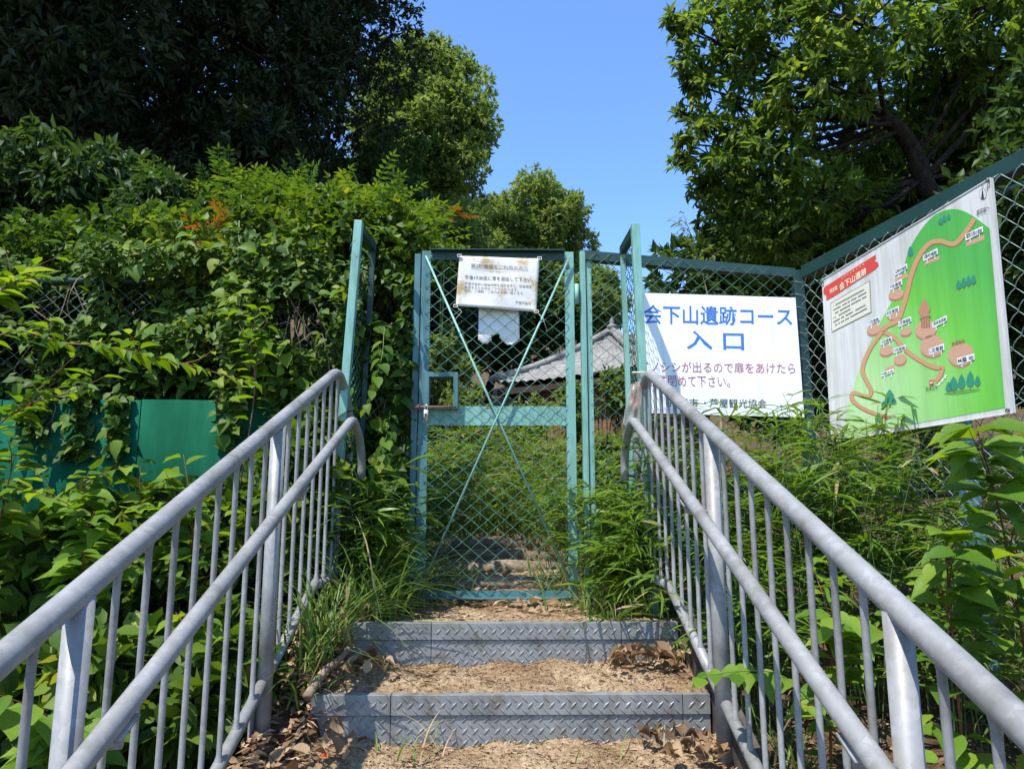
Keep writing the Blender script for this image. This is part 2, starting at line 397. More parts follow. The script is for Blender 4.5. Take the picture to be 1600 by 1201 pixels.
# ------------------------------------------------------------------ terrain
STEP_Y, STEP_Z, RISE, RUN = 2.686, 1.10, 0.1515, 0.374     # top nosing; stairs go down towards the camera
def slope_z(y): return STEP_Z + (y-STEP_Y)*RISE/RUN
def sstep(t): t = np.clip(t, 0, 1); return t*t*(3-2*t)
def ground_z(x, y):
    x = np.asarray(x, float); y = np.asarray(y, float)
    low = np.maximum(STEP_Z + (np.minimum(y, 2.7)-2.686)*RISE/RUN, -1.6) - 0.30     # bank under the stairs
    flatz = 1.03 + 0.025*sstep((y-3.55)/0.1) + np.maximum(y-3.4, 0)*0.085                                     # path beyond the gate
    z = low + (flatz-low)*sstep((y-2.70)/0.10)
    # banks beyond the fence
    lft = np.maximum(-x-0.7, 0); rgt = np.maximum(x-0.75, 0)
    beyond = sstep((y-3.5)/0.5)
    z = z + beyond*(0.22*np.minimum(lft, 12)) + beyond*0.10*np.minimum(rgt, 10)
    z = z + beyond*np.clip(y-9, 0, 25)*0.22
    # retaining wall to the left keeps the low ground going up to y = 3.2 there
    wl = sstep((-x-0.66)/0.06)*sstep((3.30-y)/0.04)
    z = z*(1-wl) + wl*(np.maximum(STEP_Z + (np.minimum(y, 3.2)-2.686)*0.30 - 0.55, -1.6))
    edge = sstep((x+0.75)/0.06)*sstep((-0.49-x)/0.06)*sstep((3.3-y)/0.2)
    z = z*(1-edge) + edge*(np.minimum(STEP_Z+(y-STEP_Y)*RISE/RUN, STEP_Z+0.02)-0.035+0.025*np.sin(9*y)*np.sin(23*x))
    z = z + 0.02*np.sin(5.1*x+2.3*y)*np.cos(3.7*y-1.1*x)
    return z
def gz(x, y): return float(ground_z(x, y))
gx = np.concatenate([np.linspace(-90, -8, 28), np.linspace(-7.8, -1, 40), np.linspace(-0.95, -0.4, 30), np.linspace(-0.37, 1.0, 30), np.linspace(1.1, 8, 40), np.linspace(8.5, 90, 28)])
gy = np.concatenate([np.linspace(-60, -3, 20), np.linspace(-2.5, 1.3, 20), np.linspace(1.35, 2.4, 36), np.linspace(2.42, 4.2, 64), np.linspace(4.3, 12, 50), np.linspace(12.5, 120, 36)])
X, Y = np.meshgrid(gx, gy)
Z = ground_z(X, Y)
nx, ny = len(gx), len(gy)
ii = (np.arange(ny-1)[:, None]*nx + np.arange(nx-1)[None]).ravel()
tag(link('ground', mesh_np('ground', np.stack([X, Y, Z], -1).reshape(-1, 3), np.stack([ii, ii+1, ii+nx+1, ii+nx], 1)), M['soil']), kind='structure')

# ------------------------------------------------------------------ staircase
XL, XR = -0.562, 0.638
st = thing('staircase', 'metal checker-plate staircase filled with sandy gravel, climbing to the gate', 'stairs', (0, STEP_Y, slope_z(STEP_Y)-0.15))
def lozenges(mb, x0, x1, z0, z1, yf, rng, axis='y'):
    px = 0.0163; rows = max(2, round((z1-z0)/0.0176)); dz = (z1-z0)/rows
    for i in range(int((x1-x0)/px)):
        for j in range(rows):
            if (i+j) % 2: continue
            cx, cz = x0+(i+0.5)*px, z0+(j+0.5)*dz
            s = 1 if i % 2 else -1
            a = math.radians(45)*s; ca, sa = math.cos(a), math.sin(a)
            l, w, h = 0.0155, 0.0040, 0.0026
            if cx-l*0.72 < x0 or cx+l*0.72 > x1: continue
            base = [(-l,0),(0,-w),(l,0),(0,w)]; top = [(-l*0.6,0),(0,-w*0.35),(l*0.6,0),(0,w*0.35)]
            V = [(cx+u*ca-v*sa, yf+0.0004, cz+u*sa+v*ca) for u, v in base] + [(cx+u*ca-v*sa, yf-h, cz+u*sa+v*ca) for u, v in top]
            mb.add(V, [(0,1,5,4),(1,2,6,5),(2,3,7,6),(3,0,4,7),(4,5,6,7)])
seams = [[0.27, 0.83], [0.20, 0.93], [0.3, 0.8], [0.25, 0.85], [0.3, 0.8], [0.3, 0.8]]
for k in range(6):
    yk, zk = STEP_Y-k*RUN, STEP_Z-k*RISE
    xs = [XL] + [XL+(XR-XL)*t for t in seams[k]] + [XR]
    for a, b in zip(xs[:-1], xs[1:]):
        a2, b2 = a+0.0012, b-0.0012
        m = MB()
        m.box((a2, yk, zk-0.058), (b2, yk+0.004, zk)); m.box((a2, yk+0.004, zk-0.004), (b2, yk+0.035, zk)); m.box((a2, yk+0.004, zk-0.058), (b2, yk+0.014, zk-0.054))
        o = m.build('nosing_plate', M['plate'], st, bevel=0.0012)
        lz = MB(); lozenges(lz, a2, b2, zk-0.055, zk-0.004, yk, R)
        q = lz.build('raised_pattern', M['plate'], o); q['kind'] = 'stuff'
        m = MB(); m.box((a2, yk+0.007, zk-RISE-0.02), (b2, yk+0.0105, zk-0.0605)); o = m.build('riser_plate', M['plate'], st)
        lz = MB(); lozenges(lz, a2, b2, zk-RISE-0.01, zk-0.062, yk+0.007, R)
        q = lz.build('raised_pattern', M['plate'], o); q['kind'] = 'stuff'
for sx in (-1, 1):                                         # channel stringers either side
    x = XL-0.012 if sx < 0 else XR+0.012
    m = MB(); ya, yb = -0.6, STEP_Y+0.55
    za, zb = slope_z(ya), slope_z(STEP_Y)
    lo = 0.09 if sx < 0 else 0.0
    m.bar((x, ya, za-0.10-lo), (x, STEP_Y+0.05, zb-0.08-lo), 0.010, 0.26)
    if sx > 0: m.bar((x+sx*0.02, ya, za+0.03), (x+sx*0.02, STEP_Y+0.05, zb+0.05), 0.045, 0.008)
    m.build('side_stringer', M['darksteel'], st)
def tread_surface(k):
    """sandy fill of one tread: bumpy sheet plus loose grains"""
    y0 = STEP_Y-k*RUN+0.012; y1 = (STEP_Y-(k-1)*RUN+0.012) if k else 3.62
    z = STEP_Z-k*RISE
    x0, x1 = (XL+0.001, XR-0.001) if k else (-0.66, 0.72)
    nxx, nyy = 150, 70 if k else 90
    gx, gy = np.meshgrid(np.linspace(x0, x1, nxx), np.linspace(y0, y1, nyy))
    t = (gy-y0)/(y1-y0)
    h = (0.010*np.sin(9*gx+3*k)*np.sin(11*gy+k) + 0.006*np.sin(31*gx+17*gy) + R.normal(size=gx.shape)*0.0022)
    rise = (0.018*t + 0.022*sstep((np.abs(gx+0.0)-0.30)/0.3)*t) if k else (-0.040*sstep(t*3))
    zz = z - 0.004 + rise + h*np.clip(t*8, 0.05, 1)
    i0 = (np.arange(nyy-1)[:, None]*nxx + np.arange(nxx-1)[None]).ravel()
    me = mesh_np('gravel_fill', np.stack([gx, gy, zz], -1).reshape(-1, 3), np.stack([i0, i0+1, i0+nxx+1, i0+nxx], 1))
    o = link('gravel_fill', me, M['gravel'], st)
    # loose grains
    n = 2600 if k < 3 else 300
    T = np.array([(1,0,0),(0,1,0),(-1,0,0),(0,-1,0),(0,0,1),(0,0,-0.6)], float); TF = np.array([(0,1,4),(1,2,4),(2,3,4),(3,0,4),(1,0,5),(2,1,5),(3,2,5),(0,3,5)])
    ix = R.integers(0, nxx, n); iy = R.integers(0, nyy, n)
    c = np.stack([gx[iy, ix]+R.normal(size=n)*0.003, np.clip(gy[iy, ix]+R.normal(size=n)*0.003, y0+0.01, y1-0.006), zz[iy, ix]], -1)
    s = 0.0012+0.0042*R.random(n)**3
    V = c[:, None, :] + T[None]*(s[:, None, None]*(0.6+0.8*R.random((n, 6, 1))))
    F = (TF[None]+(np.arange(n)*6)[:, None, None]).reshape(-1, 3)
    q = link('loose_grains', mesh_np('loose_grains', V.reshape(-1, 3), F, smooth=False), M['gravel'], st); q['kind'] = 'stuff'
    # bits of dead leaf and twig trodden into the sand
    B = Leaves(); n = 2200 if k < 3 else 60
    ix = (np.abs(R.beta(0.55, 0.55, n))*(nxx-1)).astype(int); iy = (R.random(n)**0.8*(nyy-1)).astype(int)
    p = np.stack([gx[iy, ix], np.clip(gy[iy, ix], y0+0.02, y1-0.01), zz[iy, ix]+0.003], -1)
    a = unit(np.stack([R.normal(size=n), R.normal(size=n), R.normal(size=n)*0.15], -1))
    B.add(p, a, unit(UP+R.normal(size=(n, 3))*0.3), 0.006+0.034*R.random(n)**2.5, 0.002+0.006*R.random(n)**2, R.random(n))
    q = link('leaf_fragments', B.mesh('leaf_fragments'), M['leaf_dry'], st); q['kind'] = 'stuff'
    return gx, gy, zz
for k in range(6): tread_surface(k)

# ------------------------------------------------------------------ handrails
MR = 0.392
def top_z(y): return 2.045+MR*(y-2.97)
def low_z(y): return 1.845+MR*(y-2.93)
def bot_z(y): return 1.168+MR*(y-2.65)
def arc(p0, p1, p2, n=6):
    p0, p1, p2 = map(Vector, (p0, p1, p2)); return [(1-t)**2*p0+2*t*(1-t)*p1+t*t*p2 for t in [i/n for i in range(n+1)]]
def handrail(X, sx, posts, label):
    t = thing('stair_handrail', label, 'handrail', (X, 1.3, slope_z(1.3)))
    XI = X - sx*0.083
    yE = 3.30
    pts = [(X, -0.9, top_z(-0.9)), (X, 1.0, top_z(1.0)), (X, 2.86, top_z(2.86))] + arc((X, 2.92, top_z(2.92)), (X, 3.0, top_z(3.0)+0.004), (X, 3.07, top_z(3.0)-0.008), 6) \
        + arc((X, 3.16, top_z(3.0)-0.045), (X, yE, top_z(3.0)-0.10), (X, yE, top_z(3.0)-0.24), 8) + [(X, yE, 1.02)]
    MB().tube(pts, 0.0214, 18).build('top_rail', M['galv'], t, True)
    lz = low_z(2.93)
    pts = [(XI, -0.9, low_z(-0.9)), (XI, 1.0, low_z(1.0)), (XI, 2.82, low_z(2.82))] + arc((XI, 2.88, low_z(2.88)), (XI, 2.96, low_z(2.96)+0.004), (XI, 3.02, low_z(2.96)-0.016), 6) \
        + arc((XI, 3.08, low_z(2.96)-0.045), (XI, 3.19, low_z(2.96)-0.10), (XI, 3.19, low_z(2.96)-0.20), 8) + [(XI, 3.19, low_z(2.96)-0.24)]
    MB().tube(pts, 0.0180, 16).build('lower_rail', M['galv'], t, True)
    bys = [y for y in (-0.9, posts[0], posts[1], 2.80)]
    for a, b in zip(bys[:-1], bys[1:]):
        if a > -0.9: a += 0.03
        if b < 2.8: b -= 0.03
        MB().tube([(X, a, bot_z(a)), (X, b, bot_z(b))], 0.0165, 14).build('bottom_rail', M['galv'], t, True)
    MB().tube([(X, 2.80, bot_z(2.80)-0.01), (X, yE, bot_z(2.80)-0.01)], 0.0160, 12).build('bottom_rail', M['galv'], t, True)
    for y in posts:
        MB().tube([(X, y, slope_z(y)-0.16), (X, y, top_z(y)-0.008)], 0.0222, 18).build('post', M['galv'], t, True)
        b = MB(); b.tube([(X-sx*0.019, y, low_z(y)-0.055), (XI-sx*0.0, y, low_z(y)-0.05), (XI, y, low_z(y)-0.012)], 0.008, 8)
        b.bar((XI, y-0.03, low_z(y-0.03)-0.025), (XI, y+0.03, low_z(y+0.03)-0.025), 0.03, 0.006)
        b.build('rail_bracket', M['galv'], t, True)
        zc = slope_z(y)+0.02
        pl = MB().box((X+sx*0.0208, y-0.05, zc-0.09), (X+sx*0.0265, y+0.05, zc+0.07)).build('fixing_plate', M['galv'], t, bevel=0.001)
        for dz in (-0.03, 0.03):
            MB().tube([(X-sx*0.004, y+0.037, zc+dz), (X+sx*0.038, y+0.037, zc+dz)], 0.008, 6).build('bolt', M['galv'], pl, True)
    b = MB(); b.tube([(X-sx*0.018, yE, low_z(2.96)-0.215), (XI, 3.19, low_z(2.96)-0.215)], 0.007, 8); b.build('rail_bracket', M['galv'], t, True)
    sp = (posts[1]-posts[0])/9
    k = -18
    while True:
        y = posts[0]+k*sp
        if y > 3.24: break
        if y > -0.85 and all(abs(y-p) > 0.03 for p in posts):
            zb = bot_z(min(y, 2.80))
            zt = top_z(y) if y < 2.96 else top_z(3.0)-0.01-(max(y-3.05, 0))*0.45
            wz = random.uniform(0.026, 0.032)
            MB().tube([(X, y, zb), (X, y, zb+0.016), (X, y, zb+wz), (X, y, zt-wz-0.004), (X, y, zt-0.02), (X, y, zt)], [0.0115, 0.0105, 0.0069, 0.0069, 0.0095, 0.011], 10).build('baluster', M['galv'], t, True)
        k += 1
    return t
handrail(-0.68, -1, (1.24, 2.251), 'galvanised steel handrail with balusters on the left of the steps')
handrail(0.63, 1, (1.188, 2.156), 'galvanised steel handrail with balusters on the right, before the white sign')

# ------------------------------------------------------------------ chain-link
def chain(name, org, ux, w, h, mat, parent, pw=0.078, ph=0.066, r=0.0017, hole=None, clip=None, nsub=2, sag=0.004):
    """diamond wire netting on the plane org + u*ux + v*z; hole/clip in (u0,v0,u1,v1)/callable"""
    org = np.array(org, float); ux = unit(np.array(ux, float)); nrm = np.cross(ux, UP)
    ni = int(w/(pw/2)); nj = int(h/(ph/2))
    A, Bp = [], []
    for i in range(ni+1):
        for j in range(nj):
            if (i+j) % 2: continue
            for di in (-1, 1):
                i2 = i+di
                if i2 < 0 or i2 > ni: continue
                u0, v0, u1, v1 = i*pw/2, j*ph/2, i2*pw/2, (j+1)*ph/2
                um, vm = (u0+u1)/2, (v0+v1)/2
                if hole and hole[0] < um < hole[2] and hole[1] < vm < hole[3]: continue
                if clip and not clip(um, vm): continue
                s = 1 if di > 0 else -1
                A.append((u0, v0, s*r*0.9, s)); Bp.append((u1, v1, -s*r*0.9, s))
    A = np.array(A); Bp = np.array(Bp); k = len(A)
    wob = lambda u, v: (0.006*np.sin(3.1*u+1.7)*np.sin(2.3*v+0.5) + 0.003*np.sin(9*u+5*v))
    V = []
    q = 3
    def pt(u, v, d): return org + u[:, None]*ux + v[:, None]*UP + (d+wob(u, v))[:, None]*nrm
    ring = []
    for t in np.linspace(0, 1, nsub+1):
        u = A[:, 0]*(1-t)+Bp[:, 0]*t; v = A[:, 1]*(1-t)+Bp[:, 1]*t; d = A[:, 2]*(1-t)+Bp[:, 2]*t
        v = v + sag*math.sin(PI*t)*A[:, 3]*0.35; d = d + A[:, 3]*sag*math.sin(PI*t)*0.8
        ring.append(pt(u, v, d))
    T = unit(ring[-1]-ring[0]); S = unit(np.cross(T, nrm))
    for c in ring:
        for m in range(q):
            a = 2*PI*m/q; V.append(c + S*(r*math.cos(a)) + nrm*(r*math.sin(a)))
    V = np.stack(V, 1)                                   # k, (nsub+1)*q, 3
    F = []
    for s in range(nsub):
        for m in range(q): F.append((s*q+m, s*q+(m+1) % q, (s+1)*q+(m+1) % q, (s+1)*q+m))
    F = np.array(F); n = (nsub+1)*q
    Fa = (F[None]+(np.arange(k)*n)[:, None, None]).reshape(-1, 4)
    return link(name, mesh_np(name, V.reshape(-1, 3), Fa), mat, parent)

# ------------------------------------------------------------------ gate
GY = 3.45
def gp(px, py): return P(px, py, GY)
gTL, gTR, gBL, gBR = gp(662, 392), gp(897, 393), gp(645, 934), gp(903, 936)
x0, x1 = (gTL.x+gBL.x)/2, (gTR.x+gBR.x)/2
z0, z1 = gBL.z, gTL.z
gate = thing('wire_gate', 'closed green chain-link gate with crossed brace rods and sliding bolt', 'gate', (0, GY, z0))
sw = 0.045
for xa in (x0, x1-sw):                                   # angle-iron stiles: face and return
    m = MB(); m.box((xa, GY, z0), (xa+sw, GY+0.005, z1)); 
    xr = xa if xa == x0 else xa+sw-0.005
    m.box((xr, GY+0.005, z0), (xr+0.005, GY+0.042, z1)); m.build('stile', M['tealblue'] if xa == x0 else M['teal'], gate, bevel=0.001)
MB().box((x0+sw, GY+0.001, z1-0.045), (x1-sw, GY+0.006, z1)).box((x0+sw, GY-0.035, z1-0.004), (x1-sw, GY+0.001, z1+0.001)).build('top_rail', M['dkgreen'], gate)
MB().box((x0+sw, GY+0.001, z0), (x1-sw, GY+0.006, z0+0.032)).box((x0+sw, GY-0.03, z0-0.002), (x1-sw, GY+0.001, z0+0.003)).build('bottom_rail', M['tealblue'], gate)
pm0, pm1 = gp(775, 664).z, gp(775, 634).z
MB().box((x0+sw, GY+0.010, pm0), (x1-sw, GY+0.014, pm1)).build('middle_plate', M['teal'], gate)
wl, wr, wb, wt = gp(664, 600).x, gp(716, 600).x, gp(700, 640).z, gp(700, 583).z
m = MB(); f = 0.022
m.box((wl+f, GY-0.03, wt-f), (wr-f, GY+0.03, wt)); m.box((wr-f, GY-0.03, wb), (wr, GY+0.03, wt)); m.box((wl, GY-0.03, wb), (wl+f, GY+0.03, wt)); m.box((wl+f, GY-0.03, wb), (wr-f, GY+0.03, wb+0.008))
m.build('hand_hole_frame', M['tealblue'], gate, bevel=0.001)
MB().tube([(x0+0.02, GY-0.012, z1-0.03), (x1-0.02, GY-0.012, z0+0.03)], 0.0055, 8).build('brace_rod', M['teal'], gate, True)
MB().tube([(x1-0.02, GY-0.024, z1-0.03), (x0+0.02, GY-0.024, z0+0.03)], 0.0055, 8).build('brace_rod', M['teal'], gate, True)
zb = gp(680, 638).z
bolt = MB().tube([(gp(641, 638).x, GY-0.045, zb), (gp(714, 636).x, GY-0.045, zb+0.002)], 0.0062, 10).build('sliding_bolt', M['rust'], gate, True)
for px in (656, 703):
    MB().tube([(gp(px, 638).x, GY-0.028, zb-0.014), (gp(px, 638).x, GY-0.058, zb-0.010), (gp(px, 638).x, GY-0.058, zb+0.010), (gp(px, 638).x, GY-0.028, zb+0.014)], 0.003, 6).build('bolt_keeper', M['rust'], bolt, True)
chain('wire_netting', (x0+0.02, GY-0.004, z0+0.02), (1, 0, 0), x1-x0-0.04, z1-z0-0.03, M['wire_gate'], gate, hole=(wl-x0-0.01, wb-z0-0.03, wr-x0-0.03, wt-z0-0.03), r=0.0015)
for z in (z0+0.25, z1-0.22):
    MB().tube([(x1+0.012, GY-0.012, z-0.05), (x1+0.012, GY-0.012, z+0.05)], 0.011, 10).build('hinge', M['teal'], gate, True)
pk = thing('padlock', 'long pale padlock hanging from the rusty bolt of the gate', 'padlock', gp(670, 662))
c = gp(670, 650)
b = MB(); b.tube([(c.x-0.008, GY-0.055, c.z-0.03), (c.x-0.008, GY-0.055, c.z+0.022)], 0.0115, 12); o = b.build('body', M['steel'], pk, True); o.scale = (1, 1, 1)
MB().tube([(c.x-0.014, GY-0.055, c.z+0.02), (c.x-0.014, GY-0.055, c.z+0.040), (c.x-0.008, GY-0.055, c.z+0.048), (c.x-0.002, GY-0.055, c.z+0.040), (c.x-0.002, GY-0.055, c.z+0.02)], 0.0025, 8).build('shackle', M['steel'], pk, True)
MB().tube([(c.x-0.008, GY-0.0675, c.z-0.012), (c.x-0.008, GY-0.0675, c.z+0.006)], 0.004, 6).build('key_slot', M['black_ink'], pk)

# posts either side of the gate
def square_post(name, label, p, q, w, mat, d=None, cat='post'):
    t = MB().bar(p, q, w, d or w, up=(0, 1, 0)).build(name, mat, bevel=0.002); tag(t, label, cat); return t
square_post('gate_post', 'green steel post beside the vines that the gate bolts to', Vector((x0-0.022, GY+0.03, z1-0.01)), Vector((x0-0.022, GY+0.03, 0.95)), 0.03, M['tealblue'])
# fixed mesh panel right of the gate up to the corner
bf = thing('wire_fence', 'green chain-link fence panel between the gate and the corner post, behind the white sign', 'fence', (0.9, GY, 1.0))
pa = gp(913, 393).x; cA = gp(1237, 420); cB = gp(1262, 640)
CX, CZ = 1.462, cA.z
MB().box((pa-0.022, GY, 1.0), (pa+0.004, GY+0.04, gp(913, 392).z)).build('post', M['teal'], bf, bevel=0.001)
MB().box((pa+0.008, GY+0.012, 1.0), (pa+0.034, GY+0.05, gp(913, 392).z-0.02)).build('post', M['teal'], bf, bevel=0.001)
zt0, zt1 = gp(913, 392).z, CZ
MB().bar((pa+0.005, GY+0.02, zt0-0.022), (CX, GY+0.02, zt1-0.022), 0.05, 0.048).build('top_rail', M['dkgreen'], bf, bevel=0.001)
MB().bar((pa+0.04, GY+0.02, 1.09), (CX, GY+0.02, 1.09), 0.04, 0.04).build('bottom_rail', M['teal'], bf)
def topline(u, v): return 1.06+v < zt0-0.02+(zt1-zt0)*(u/(CX-pa))
chain('wire_netting', (pa+0.02, GY-0.012, 1.06), (1, 0, 0), CX-pa-0.02, 1.75, M['wire'], bf, clip=topline)
# corner post
square_post('corner_post', 'teal corner post wound with wire, right of the white sign', (CX+0.012, GY+0.01, CZ-0.01), (CX+0.025, GY+0.01, 0.95), 0.05, M['dkgreen'])
# wire winding down the corner post
m = MB(); pts = [(CX+0.018+0.036*math.cos(a*0.9), GY+0.01+0.036*math.sin(a*0.9), CZ-0.03-a*0.0092) for a in np.arange(0, 150, 0.5)]
tag(m.tube(pts, 0.0016, 4).build('winding_wire', M['wire_grey'], None, True), 'thin wire wound around the teal corner post', 'wire')
# the fence that runs back towards the viewer on the right
RA, RB = Vector((CX+0.02, GY, 0)), Vector((2.17, 0.1, 0))
rd = (RB-RA).normalized(); rl = (RB-RA).length; rn = Vector((rd.y, -rd.x, 0))
if rn.x > 0: rn = -rn                                   # towards the stairs
rf = thing('wire_fence', 'tall chain-link fence along the right that carries the green map board', 'fence', (RA.x, RA.y, 0.95))
RTZ = 2.672
def rpt(d, z, off=0): p = RA+rd*d+rn*off; return Vector((p.x, p.y, z))
MB().bar(rpt(0.03, RTZ-0.03, -0.02), rpt(rl, RTZ-0.03, -0.02), 0.055, 0.06).build('top_rail', M['dkgreen'], rf, bevel=0.002)
MB().bar(rpt(0.03, RTZ-0.105, -0.01), rpt(rl, RTZ-0.105, -0.01), 0.004, 0.012).build('tension_bar', M['dkgreen'], rf)
pp = P(1505, 760, 2.3)
for d, w in ((0.83, 0.05), (2.75, 0.05)):
    MB().bar(rpt(d, RTZ-0.06, -0.05), rpt(d+0.03, -0.1, -0.05), w, w, up=(0, 1, 0)).build('post', M['tealblue'], rf, bevel=0.002)
MB().bar(rpt(0.83, RTZ-0.10, 0.012), rpt(0.855, RTZ-0.10, 0.012), 0.012, 0.03).build('rail_clip', M['tealblue'], rf)
chain('wire_netting', rpt(0.0, 0.62, 0.004), rd, rl, RTZ-0.66, M['wire_grey'], rf, pw=0.078, ph=0.080, r=0.0019, nsub=3, sag=0.008)

# the two short fins in front of the gate
def fin(xt, xb, sx, label, lab_px):
    t = thing('wire_fence_return', label, 'fence', (xb, 3.15, 1.0))
    top, bot = P(*lab_px[0], 3.15), P(*lab_px[1], 3.15)
    d = (bot-top)/(top.z-bot.z); low = top + d*(top.z-1.0)
    MB().bar(top, low, 0.036, 0.040, up=(0, 1, 0)).build('front_post', M['teal'], t, bevel=0.002)
    far = Vector((top.x+(-0.012 if sx > 0 else 0.02), GY-0.03, top.z-0.008))
    MB().bar(top+Vector((0, 0.022, -0.02)), far+Vector((0, 0, -0.02)), 0.03, 0.04).build('top_rail', M['dkgreen'], t)
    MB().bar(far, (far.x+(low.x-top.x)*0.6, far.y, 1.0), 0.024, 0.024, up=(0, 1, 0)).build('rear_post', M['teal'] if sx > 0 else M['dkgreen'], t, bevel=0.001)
    chain('wire_netting', (low.x*0.5+top.x*0.5, 3.17, 1.02), (far.x-top.x, far.y-top.y, 0), 0.26, top.z-1.06, M['wire'], t, pw=0.05, ph=0.05)
    return top, low
fin(0, 0, -1, 'pale green post and mesh return left of the gate, half hidden in vines', ((561, 346), (541, 590)))
finR = fin(0, 0, 1, 'pale green post and mesh return right of the gate, overlapping the white sign', ((992, 351), (1004, 590)))
tie = MB().tube([Vector((finR[0].x+0.03*math.cos(a), 3.15+0.03*math.sin(a), P(1000, 582, 3.15).z+0.004*math.sin(a))) for a in np.linspace(0, 6.3, 14)] + [Vector((finR[0].x+0.06, 3.2, P(1000, 578, 3.15).z))], 0.003, 5).build('tie_string', M['string'], None, True)
tag(tie, 'pale string tied around the right green post', 'string')
# crumpled clear plastic at the foot of that post
def crumple(name, corners, nu, nv, amp, mat, thick=0.0012, seed=1, fn=None):
    rr = np.random.default_rng(seed); a, b, c, d = [np.array(q) for q in corners]          # TL TR BR BL
    u, v = np.meshgrid(np.linspace(0, 1, nu), np.linspace(0, 1, nv))
    p = (a*((1-u)*(1-v))[..., None] + b*(u*(1-v))[..., None] + c*(u*v)[..., None] + d*((1-u)*v)[..., None])
    n = np.cross(b-a, d-a); n = n/np.linalg.norm(n)
    h = sum(np.sin((rr.uniform(2, 9))*u + rr.uniform(2, 9)*v*rr.choice([-1, 1]) + rr.uniform(0, 6))*rr.uniform(0.4, 1) for _ in range(6))/3
    h = np.abs(h) if fn is None else h
    p = p + n*(h*amp)[..., None]
    i0 = (np.arange(nv-1)[:, None]*nu + np.arange(nu-1)[None]).ravel()
    keep = np.ones(len(i0), bool) if fn is None else fn(u[:-1, :-1].ravel(), v[:-1, :-1].ravel())
    me = mesh_np(name, p.reshape(-1, 3), np.stack([i0, i0+nu, i0+nu+1, i0+1], 1)[keep])
    o = link(name, me, mat); s = o.modifiers.new('thick', 'SOLIDIFY'); s.thickness = thick; return o
tag(crumple('plastic_bag', (P(984, 600, 3.12), P(1003, 592, 3.10), P(1000, 668, 3.10), P(972, 664, 3.10)), 16, 22, 0.02, M['plastic'], seed=5), 'crumpled dusty clear plastic sheet tied at the right green post', 'plastic sheet')

# ------------------------------------------------------------------ writing
def text_mesh(body, size, bold=0.0):
    cu = bpy.data.curves.new('lettering', 'FONT'); cu.body = body; cu.size = size; cu.offset = bold; cu.resolution_u = 2
    ob = bpy.data.objects.new('lettering_tmp', cu); C.objects.link(ob)
    dg = bpy.context.evaluated_depsgraph_get(); me = bpy.data.meshes.new_from_object(ob.evaluated_get(dg))
    bpy.data.objects.remove(ob); bpy.data.curves.remove(cu)
    n = len(me.vertices); co = np.empty(n*3); me.vertices.foreach_get('co', co); co = co.reshape(-1, 3)
    return me, co
class Board:
    """a flat board given by its four photo corners on a plane; u right, v down, both 0..1"""
    def __init__(s, pts, pix, out):
        s.p = [Vector(q) for q in pts]; s.out = out                 # TL TR BR BL
        A = []; bb = []
        for (x, y), (u, v) in zip(pix, ((0,0),(1,0),(1,1),(0,1))):
            A.append([x, y, 1, 0, 0, 0, -u*x, -u*y]); bb.append(u); A.append([0, 0, 0, x, y, 1, -v*x, -v*y]); bb.append(v)
        s.H = np.append(np.linalg.solve(np.array(A, float), np.array(bb, float)), 1).reshape(3, 3)
    def uv(s, x, y): q = s.H @ np.array([x, y, 1.0]); return q[0]/q[2], q[1]/q[2]
    def at(s, u, v, d=0):
        a, b, c, e = s.p; return a*((1-u)*(1-v)) + b*(u*(1-v)) + c*(u*v) + e*((1-u)*v) + s.out*d
    def pix(s, x, y, d=0): return s.at(*s.uv(x, y), d)
    def shape(s, name, poly, mat, parent, d, pixel=True, sub=None):
        pts = [s.pix(x, y, d) if pixel else s.at(x, y, d) for x, y in poly]
        return MB().poly(pts).build(name, mat, parent)
    def write(s, body, quad, mat, parent, d, bold=0.0, pixel=True, name='lettering'):
        """fit the words into the quad TL,TR,BR,BL"""
        me, co = text_mesh(body, 1.0, bold)
        lo, hi = co.min(0), co.max(0); w = hi-lo
        t = (co-lo)/np.maximum(w, 1e-6)
        q = [np.array(s.uv(x, y)) if pixel else np.array((x, y)) for x, y in quad]
        for i in range(len(co)):
            u, v = t[i, 0], 1-t[i, 1]
            e = q[0]*(1-u)*(1-v)+q[1]*u*(1-v)+q[2]*u*v+q[3]*(1-u)*v
            co[i] = s.at(e[0], e[1], d)
        me.vertices.foreach_set('co', co.ravel()); me.update()
        return link(name, me, mat, parent)

# white course sign on the fence panel
SY = GY-0.045
spx = [(988, 457), (1243, 465), (1257, 652), (1000, 645)]
sp = [P(x, y, SY) for x, y in spx]
S = Board(sp, spx, Vector((0, -1, 0)))
sign = thing('course_sign', 'white board with blue and red Japanese writing wired to the fence', 'sign', sp[3])
def slab(b, d0, d1):
    m = MB(); V = [b.at(u, v, d0) for u, v in ((0,0),(1,0),(1,1),(0,1))]+[b.at(u, v, d1) for u, v in ((0,0),(1,0),(1,1),(0,1))]
    return m.add(V, [(0,1,2,3),(7,6,5,4),(0,4,5,1),(1,5,6,2),(2,6,7,3),(3,7,4,0)])
slab(S, -0.008, 0.0).build('panel', M['white'], sign, bevel=0.001)
S.write('会下山遺跡コース', [(1006, 476), (1237, 481), (1238, 510), (1006, 507)], M['blue_ink'], sign, 0.0012, 0.012)
S.write('入 口', [(1072, 517), (1162, 519), (1163, 549), (1073, 546)], M['blue_ink'], sign, 0.0012, 0.014)
S.write('イノシシが出るので扉をあけたら', [(1000, 565), (1242, 568), (1243, 585), (1000, 582)], M['red_ink'], sign, 0.0012, 0.004)
S.write('必ず閉めて下さい。', [(1012, 586), (1140, 588), (1141, 606), (1013, 604)], M['red_ink'], sign, 0.0012, 0.004)
